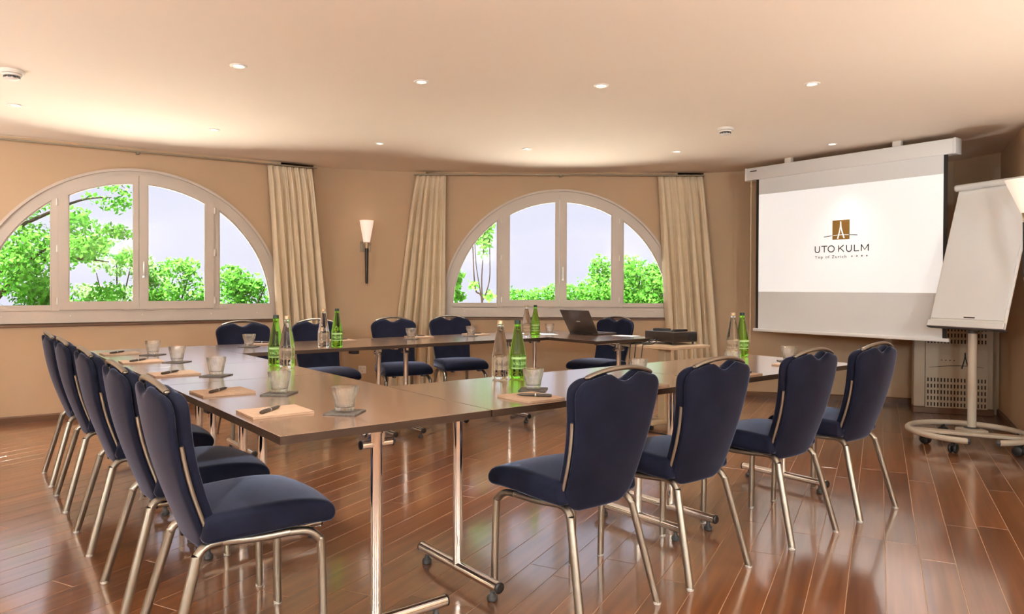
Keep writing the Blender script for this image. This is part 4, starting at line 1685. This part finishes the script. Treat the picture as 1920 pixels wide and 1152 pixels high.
so = thing('wall_socket', 'white triple wall socket below the torch lamp', 'socket', (-1.617, 7.86, 0.277), R(20))
MB().box((0, 0.004, 0), (0.085, 0.014, 0.085), None, 0.004, 2).build('cover_plate', M['white'], so)
m = MB()
for x, z in ((-0.018, 0.016), (0.018, 0.016), (0.0, -0.016)):
    for dx in (-0.006, 0, 0.006):
        m.cyl((x + dx, -0.0032, z + (0.004 if dx == 0 else 0)), (x + dx, -0.0045, z + (0.004 if dx == 0 else 0)), 0.0022, 8)
m.build('socket_holes', M['void'], so)


def detector(label, x, y):
    t = thing('smoke_detector', label, 'smoke detector', (x, y, ZC), 0, 'ceiling smoke detectors')
    MB().lathe([(0.0, 0.0), (0.063, 0.0), (0.063, -0.016), (0.058, -0.022), (0.0, -0.022)], 32).build('base_plate', M['white'], t, ang=50)
    MB().lathe([(0.040, -0.020), (0.052, -0.024), (0.050, -0.034), (0.040, -0.036)], 32).build('housing', M['white'], t, ang=50)
    m = MB()
    for k in range(10):
        a = 2 * PI * k / 10
        m.box((0.039 * math.cos(a), 0.039 * math.sin(a), -0.041), (0.006, 0.014, 0.014), Matrix.Rotation(a, 3, 'Z'))
    m.build('sensor_vent', M['darkgrey'], t)
    MB().lathe([(0.0, -0.058), (0.030, -0.056), (0.041, -0.048), (0.041, -0.045), (0.0, -0.045)], 32).build('sensor_cap', M['white'], t, ang=50)
    return t


detector('white smoke detector at the left edge of the ceiling', -2.942, 4.281)
detector('white smoke detector on the ceiling left of the screen case', 1.679, 5.749)

DL = None


def downlight(label, x, y):
    global DL
    if DL is None:
        t = thing('downlight', label, 'ceiling light', (x, y, ZC), 0, 'recessed ceiling downlights')
        MB().lathe([(0.030, -0.001), (0.032, -0.006), (0.040, -0.007), (0.046, -0.004), (0.047, 0.0), (0.044, 0.004), (0.030, 0.004)], 32).build('trim_ring', M['white'], t, ang=60)
        MB().lathe([(0.0, -0.0015), (0.018, -0.002), (0.030, -0.0005), (0.030, 0.002), (0, 0.002)], 24).build('lamp', M['bulb'], t, ang=60)
        ld_ = bpy.data.lights.new('downlight_beam', 'SPOT')
        ld_.energy = DOWNLIGHT_W
        ld_.color = (1.0, 0.92, 0.82)
        ld_.spot_size = R(78)
        ld_.spot_blend = 1.0
        ld_.shadow_soft_size = 0.03
        lo = bpy.data.objects.new('downlight_beam', ld_)
        COL.objects.link(lo)
        lo.parent = t
        lo.location = (0, 0, -0.012)
        DL = t
        return t
    return copy_thing(DL, (x, y, ZC), 0, label)


spots = [(-1.570, 4.173, 'recessed downlight, brightest on the left half of the ceiling'),
         (-0.562, 4.484, 'recessed downlight left of centre in the nearer row'),
         (0.552, 4.553, 'recessed downlight right of centre in the nearer row'),
         (1.849, 4.501, 'recessed downlight high above the projected slide, rightmost of the nearer row'),
         (-3.482, 5.099, 'recessed downlight below the left smoke detector'),
         (-2.407, 5.872, 'recessed downlight above the left arched window'),
         (-1.169, 6.414, 'recessed downlight above the wall torch between the windows'),
         (0.131, 6.637, 'recessed downlight above the right arched window'),
         (1.520, 6.741, 'recessed downlight above the curtain beside the screen'),
         (2.793, 6.369, 'recessed downlight just in front of the screen case')]
for x, y, lb in spots:
    dl = downlight(lb, x, y)
    if x > 2.5:                       # the lamp by the screen is dimmed
        for ch in dl.children:
            if ch.type == 'LIGHT':
                ch.data = ch.data.copy()
                ch.data.energy = DOWNLIGHT_W * 0.22
for x, y, lb in ((-2.6, 2.0, 'left'), (-0.6, 2.1, 'middle'), (1.5, 2.0, 'right')):  # unseen downlights added above and behind the camera for extra brightness
    downlight('added fill downlight above the camera, %s of three' % lb, x, y)
for x, y, lb in ((-3.6, -0.3, 'left'), (-0.9, -1.0, 'middle'), (1.7, -0.6, 'right')):
    downlight('added fill downlight behind the camera, %s of three' % lb, x, y)
# unseen torches added behind the camera as fill for walls and ceiling
torch('added fill torch on the wall behind the camera, left one', (-4.35, -1.50, 1.65), R(150), 0.0745, 0.034, 0.232, TORCH_FILL_W, (0.78, 0.94, 1.0))
torch('added fill torch on the wall behind the camera, right one', (2.62, -1.60, 1.65), R(228), 0.0745, 0.034, 0.232, TORCH_FILL_W, (0.78, 0.94, 1.0))
torch('added fill torch on the wall behind the camera, middle one', (-0.70, -2.80, 1.65), R(180), 0.0745, 0.034, 0.232, TORCH_FILL_W, (0.78, 0.94, 1.0))


# fill lamps added behind and beside the camera to brighten the ceiling
def uplighter(label, x, y, power=1.0):
    t = thing('fill_uplighter', label, 'fill lamp', (x, y, 0), 0, 'added fill uplighters out of frame')
    MB().lathe([(0.0, 0.0), (0.14, 0.0), (0.14, 0.012), (0.03, 0.022), (0.0, 0.022)], 28).build('base', M['satin'], t)
    MB().cyl((0, 0, 0.02), (0, 0, 0.42), 0.012, 14).build('pole', M['satin'], t)
    MB().lathe([(0.012, 0.40), (0.05, 0.42), (0.11, 0.47), (0.13, 0.50), (0.127, 0.50), (0.10, 0.472), (0.0, 0.43)], 32).build('bowl', M['satin'], t)
    ld_ = bpy.data.lights.new('fill_beam', 'SPOT')
    ld_.energy = FLOOR_FILL_W * power
    ld_.color = (0.97, 0.96, 0.90)
    ld_.spot_size = R(165)
    ld_.spot_blend = 0.5
    ld_.shadow_soft_size = 0.09
    lo = bpy.data.objects.new('fill_beam', ld_)
    COL.objects.link(lo)
    lo.parent = t
    lo.location = (0, 0, 0.52)
    lo.rotation_euler = (PI, 0, 0)


for x, y, lb, pw in ((-3.9, 0.8, 'far left', 0.8), (-1.6, -1.0, 'inner left', 0.7), (0.9, -1.2, 'inner right', 0.7), (2.6, 0.5, 'far right', 0.8),
                     (-5.3, 4.0, 'beside the left wall out of view', 1.1), (3.1, 2.9, 'beside the right wall out of view', 0.55)):
    uplighter('added fill uplighter out of frame, %s' % lb, x, y, pw)

# ------------------------------------------------------------------ outside: ground, trees, shrubs
def ground():
    m = MB()
    m.pydata([(-30, -12, -0.2), (30, -12, -0.2), (30, 40, -0.2), (-30, 40, -0.2)], [(0, 1, 2, 3)])
    return struct(m.build('ground', M['grass'], smooth=False))


ground()
vs = [(-9, 5.5), (-5.0, 9.6), (-1.5, 11.0), (5, 11.0), (6.5, 9.0), (2.4, 8.30), (-1.0, 8.29), (-1.75, 8.16), (-2.25, 7.93), (-5.72, 5.68), (-6.6, 5.0)]
m = MB()
n_ = len(vs)
m.pydata([(x, y, 0.83) for x, y in vs] + [(x, y, -0.2) for x, y in vs], [tuple(range(n_)), tuple(range(2 * n_ - 1, n_ - 1, -1))] + [(i, i + n_, (i + 1) % n_ + n_, (i + 1) % n_) for i in range(n_)])
o = m.build('bounce_slab', M['bounce'], None, smooth=False)  # unseen slab added below the sills to bounce sun onto the ceiling
struct(o)
o.name = 'ground_bounce'


def leaves(parent, blobs, n, size, material, seed, name='foliage'):
    """individual leaf blades scattered over ellipsoids: (x,y,z,rx,ry,rz,weight,shell)"""
    g = np.random.default_rng(seed)
    wts = np.array([b[6] for b in blobs], float)
    wts /= wts.sum()
    idx = g.choice(len(blobs), n, p=wts)
    B = np.array([b[:6] for b in blobs], float)
    sh = np.array([b[7] for b in blobs], float)[idx]
    d = g.normal(size=(n, 3))
    d /= np.linalg.norm(d, axis=1)[:, None]
    rad = sh + (1 - sh) * g.random(n) ** 0.5
    rad *= 1 + 0.10 * g.normal(size=n)
    c = B[idx, :3] + d * B[idx, 3:] * rad[:, None]
    nrm = d * 0.9 + g.normal(size=(n, 3)) * 0.7 + np.array([0, -0.35, 0.35])
    nrm /= np.linalg.norm(nrm, axis=1)[:, None]
    t = np.cross(nrm, g.normal(size=(n, 3)))
    t /= np.linalg.norm(t, axis=1)[:, None]
    b = np.cross(nrm, t)
    s = size * (0.6 + 0.8 * g.random(n))[:, None]
    v0 = c - t * s
    v1 = c + b * s * 0.55 - nrm * s * 0.12 + t * s * 0.1
    v2 = c + t * s
    v3 = c - b * s * 0.55 - nrm * s * 0.12 + t * s * 0.1
    V = np.stack([v0, v1, v2, v3], 1).reshape(-1, 3)
    F = [(4 * i, 4 * i + 1, 4 * i + 2, 4 * i + 3) for i in range(n)]
    me = bpy.data.meshes.new(name)
    me.from_pydata(V.tolist(), [], F)
    o = link(name, me, material, parent)
    o['kind'] = 'stuff'
    return o


def branches(parent, lines, name='branches'):
    m = MB()
    for pts, r0, r1 in lines:
        q = bez(pts, 5)
        m.tube(q, [r0 + (r1 - r0) * i / (len(q) - 1) for i in range(len(q))], 7)
    return m.build(name, M['bark'], parent)


# big deciduous tree outside the left window; positions in metres from its foot
tr1 = thing('deciduous_tree', 'bright green leafy tree filling the left half of the left window', 'tree', (-8.42, 11.3, -0.2), 0)
branches(tr1, [([(0, 0, 0), (0.1, 0, 0.8), (0.2, 0, 1.6), (0.1, 0.1, 2.4), (0.2, 0.1, 3.6)], 0.14, 0.05)], 'trunk')
branches(tr1, [([(0.15, 0, 0.9), (0.55, -0.1, 1.25), (1.05, -0.2, 1.75), (1.5, -0.3, 2.0)], 0.055, 0.012),
               ([(0.2, 0, 1.5), (0.9, 0, 1.75), (1.6, 0.1, 1.8), (2.1, 0.1, 1.75)], 0.04, 0.008),
               ([(0.1, 0, 2.6), (0.8, 0, 3.1), (1.7, 0, 3.3), (2.7, 0, 3.25), (3.1, 0, 3.05)], 0.045, 0.006),
               ([(1.7, 0, 3.3), (2.1, 0.05, 3.1), (2.4, 0, 2.9)], 0.015, 0.004),
               ([(0.1, 0, 2.0), (0.9, 0.1, 2.4), (1.7, 0.0, 2.7), (2.2, 0, 2.75)], 0.04, 0.006),
               ([(0.1, 0, 0.8), (0.8, 0.2, 0.95), (1.5, 0.2, 1.05), (2.1, 0.1, 1.0)], 0.04, 0.006)])
bl = []
g_ = random.Random(5)
for (x, z, r, wt) in ((0.2, 2.3, 0.75, 3), (0.9, 2.0, 0.62, 3), (0.4, 1.3, 0.7, 3), (1.2, 1.35, 0.55, 2.4), (1.55, 2.25, 0.5, 2.0), (1.75, 1.75, 0.5, 2.0), (1.0, 2.75, 0.45, 1.3),
                      (0.9, 0.85, 0.5, 2.0), (1.9, 1.15, 0.40, 1.2), (2.15, 2.15, 0.30, 0.74), (2.2, 2.65, 0.26, 0.4), (2.35, 1.75, 0.24, 0.4), (1.45, 3.2, 0.3, 0.35), (2.0, 3.2, 0.26, 0.36), (2.25, 2.92, 0.20, 0.22), (-0.3, 0.7, 0.7, 1.5), (-0.6, 2.0, 0.8, 2)):
    for k in range(5):
        bl.append((x + g_.uniform(-.6, .6) * r, g_.uniform(-.5, .5), z + g_.uniform(-.55, .55) * r, r * 0.52, 0.35, r * 0.40, wt, 0.2))
leaves(tr1, bl, 9000, 0.043, M['leaf'], 3)


def shrub(label, foot, blobs, n, size, material, seed, stems, group='shrubs beyond the windows', name='shrub'):
    t = thing(name, label, 'shrub', foot, 0, group)
    branches(t, stems, 'stems')
    leaves(t, blobs, n, size, material, seed)
    return t


def blobset(seed, n, cx, cz, rx, rz, br, wt=1.0, sh=0.3):
    g = random.Random(seed)
    out = []
    for _ in range(n):
        a, r = g.uniform(0, 2 * PI), math.sqrt(g.random())
        out.append((cx + rx * r * math.cos(a), g.uniform(-0.35, 0.35), cz + rz * r * math.sin(a), br * g.uniform(.7, 1.2), br * g.uniform(.6, 1.0), br * g.uniform(.6, 1.0), wt, sh))
    return out


# left window: loose pale shrub, dense shrub, wide dense shrub
shrub('pale loose shrub in the middle of the left window', (-6.9, 12.6, -0.2), blobset(1, 26, 0.1, 1.30, 0.60, 0.72, 0.20), 1500, 0.04, M['leaf_pale'], 21,
      [([(0, 0, 0), (-.1, 0, .7), (-.3, 0, 1.6)], .03, .006), ([(0, 0, 0), (.1, 0, .8), (.3, 0, 1.75)], .03, .006), ([(0, 0, 0), (0, .1, .9), (.05, 0, 1.9)], .03, .006)])
shrub('green shrub at the right of the left window centre pane', (-6.05, 12.9, -0.2), blobset(2, 26, 0.1, 1.10, 0.80, 0.66, 0.26), 2500, 0.045, M['leaf'], 22,
      [([(0, 0, 0), (-.2, 0, .7), (-.4, 0, 1.5)], .03, .006), ([(0, 0, 0), (.1, 0, .8), (.35, 0, 1.65)], .03, .006)])
shrub('dense green shrub in the right-hand pane of the left window', (-4.9, 13.0, -0.2), blobset(3, 32, 0.0, 1.05, 0.90, 0.66, 0.30), 4000, 0.045, M['leaf2'], 23,
      [([(0, 0, 0), (-.3, 0, .6), (-.6, 0, 1.3)], .035, .006), ([(0, 0, 0), (.2, 0, .7), (.5, 0, 1.4)], .035, .006), ([(0, 0, 0), (0, 0, .8), (.05, 0, 1.6)], .035, .006)])
# right window
shrub('narrow green shrub at the left edge of the right arched window', (-0.98, 11.9, -0.2), blobset(4, 18, 0.03, 1.45, 0.08, 0.55, 0.11), 1000, 0.045, M['leaf'], 24,
      [([(0, 0, 0), (0, 0, .9), (.05, 0, 2.0)], .025, .005)])
hd = thing('clipped_hedge', 'low bright green hedge across the bottom of the right arched window', 'hedge', (0.55, 12.6, -0.2), 0)
branches(hd, [([(x, 0, 0), (x + .05, 0, .5), (x, 0, 1.15)], .02, .006) for x in (-0.4, 0, 0.6, 1.2, 1.7)], 'stems')
hb = []
for i in range(60):
    x = -0.65 + 2.6 * i / 59
    top = 1.40 + 0.05 * math.sin(2.1 * x) + 0.03 * math.sin(7 * x)
    hb.append((x, 0, top - 0.16, 0.16, 0.35, 0.16, 1, 0.5))
    hb.append((x, -0.1, top - 0.42, 0.18, 0.35, 0.2, 0.8, 0.5))
leaves(hd, hb, 6600, 0.029, M['leaf2'], 31)
rb = thing('round_bush', 'big rounded green bush in the right half of the right arched window', 'bush', (2.0, 11.6, -0.2), 0)
branches(rb, [([(0, 0, 0), (-.3, 0, .6), (-.6, 0, 1.2)], .04, .006), ([(0, 0, 0), (.2, 0, .7), (.5, 0, 1.5)], .04, .006), ([(0, 0, 0), (0, 0, .8), (.05, 0, 1.8)], .04, .006)], 'stems')
leaves(rb, blobset(6, 46, -0.06, 1.27, 0.80, 0.55, 0.24, 1, 0.4) + blobset(7, 20, 0.1, 0.8, 0.6, 0.4, 0.25, 1, 0.4), 11500, 0.035, M['leaf2'], 32)
sp = thing('multi_stem_sapling', 'thin sapling with bare forked stems in the right arched window', 'tree', (-0.42, 10.3, -0.2), 0)
branches(sp, [([(0, 0, 0), (0.0, 0, 1.15), (-0.10, 0, 1.35), (-0.135, 0, 1.9), (-0.16, 0, 2.5)], .016, .005),
              ([(0, 0, 1.1), (-0.03, 0, 1.32), (-0.09, 0, 1.7), (-0.12, 0, 2.2)], .010, .004),
              ([(0, 0, 1.15), (-0.01, 0, 1.5), (0.02, 0, 2.0), (0.04, 0, 2.7)], .012, .004),
              ([(0, 0, 1.18), (0.06, 0, 1.32), (0.105, 0, 1.55), (0.10, 0, 2.1), (0.13, 0, 2.6)], .011, .004)], 'stems')
leaves(sp, [(-0.12, 0, 2.15, .10, .1, .16, 1, .2), (0.03, 0, 2.05, .13, .1, .14, 1.2, .2), (0.10, 0, 2.25, .10, .1, .2, 1.2, .2), (0.03, 0, 2.45, .14, .1, .16, 1.2, .2), (-0.05, 0, 2.5, .12, .1, .12, .8, .2),
            (-0.12, 0, 1.4, .09, .1, .08, .5, .2), (0.1, 0, 1.25, .12, .1, .08, .6, .2), (0, 0, 1.85, .12, .1, .06, .4, .2)], 420, 0.042, M['leaf'], 33)


# tiny repeated pieces that stay joined
SMALL = ('hooks', 'screw_caps', 'keys', 'vent', 'buttons', 'socket_holes', 'sensor_vent', 'logo_name', 'logo_tagline', 'logo_line', 'lettering', 'label_band',
         'stacking_bumper', 'panel_edge', 'branches', 'stems', 'logo_letter', 'emblem_letter', 'under_rail')
for o in SC.objects:
    if o.parent is not None and o.name.split('.')[0] in SMALL:
        o['kind'] = 'stuff'
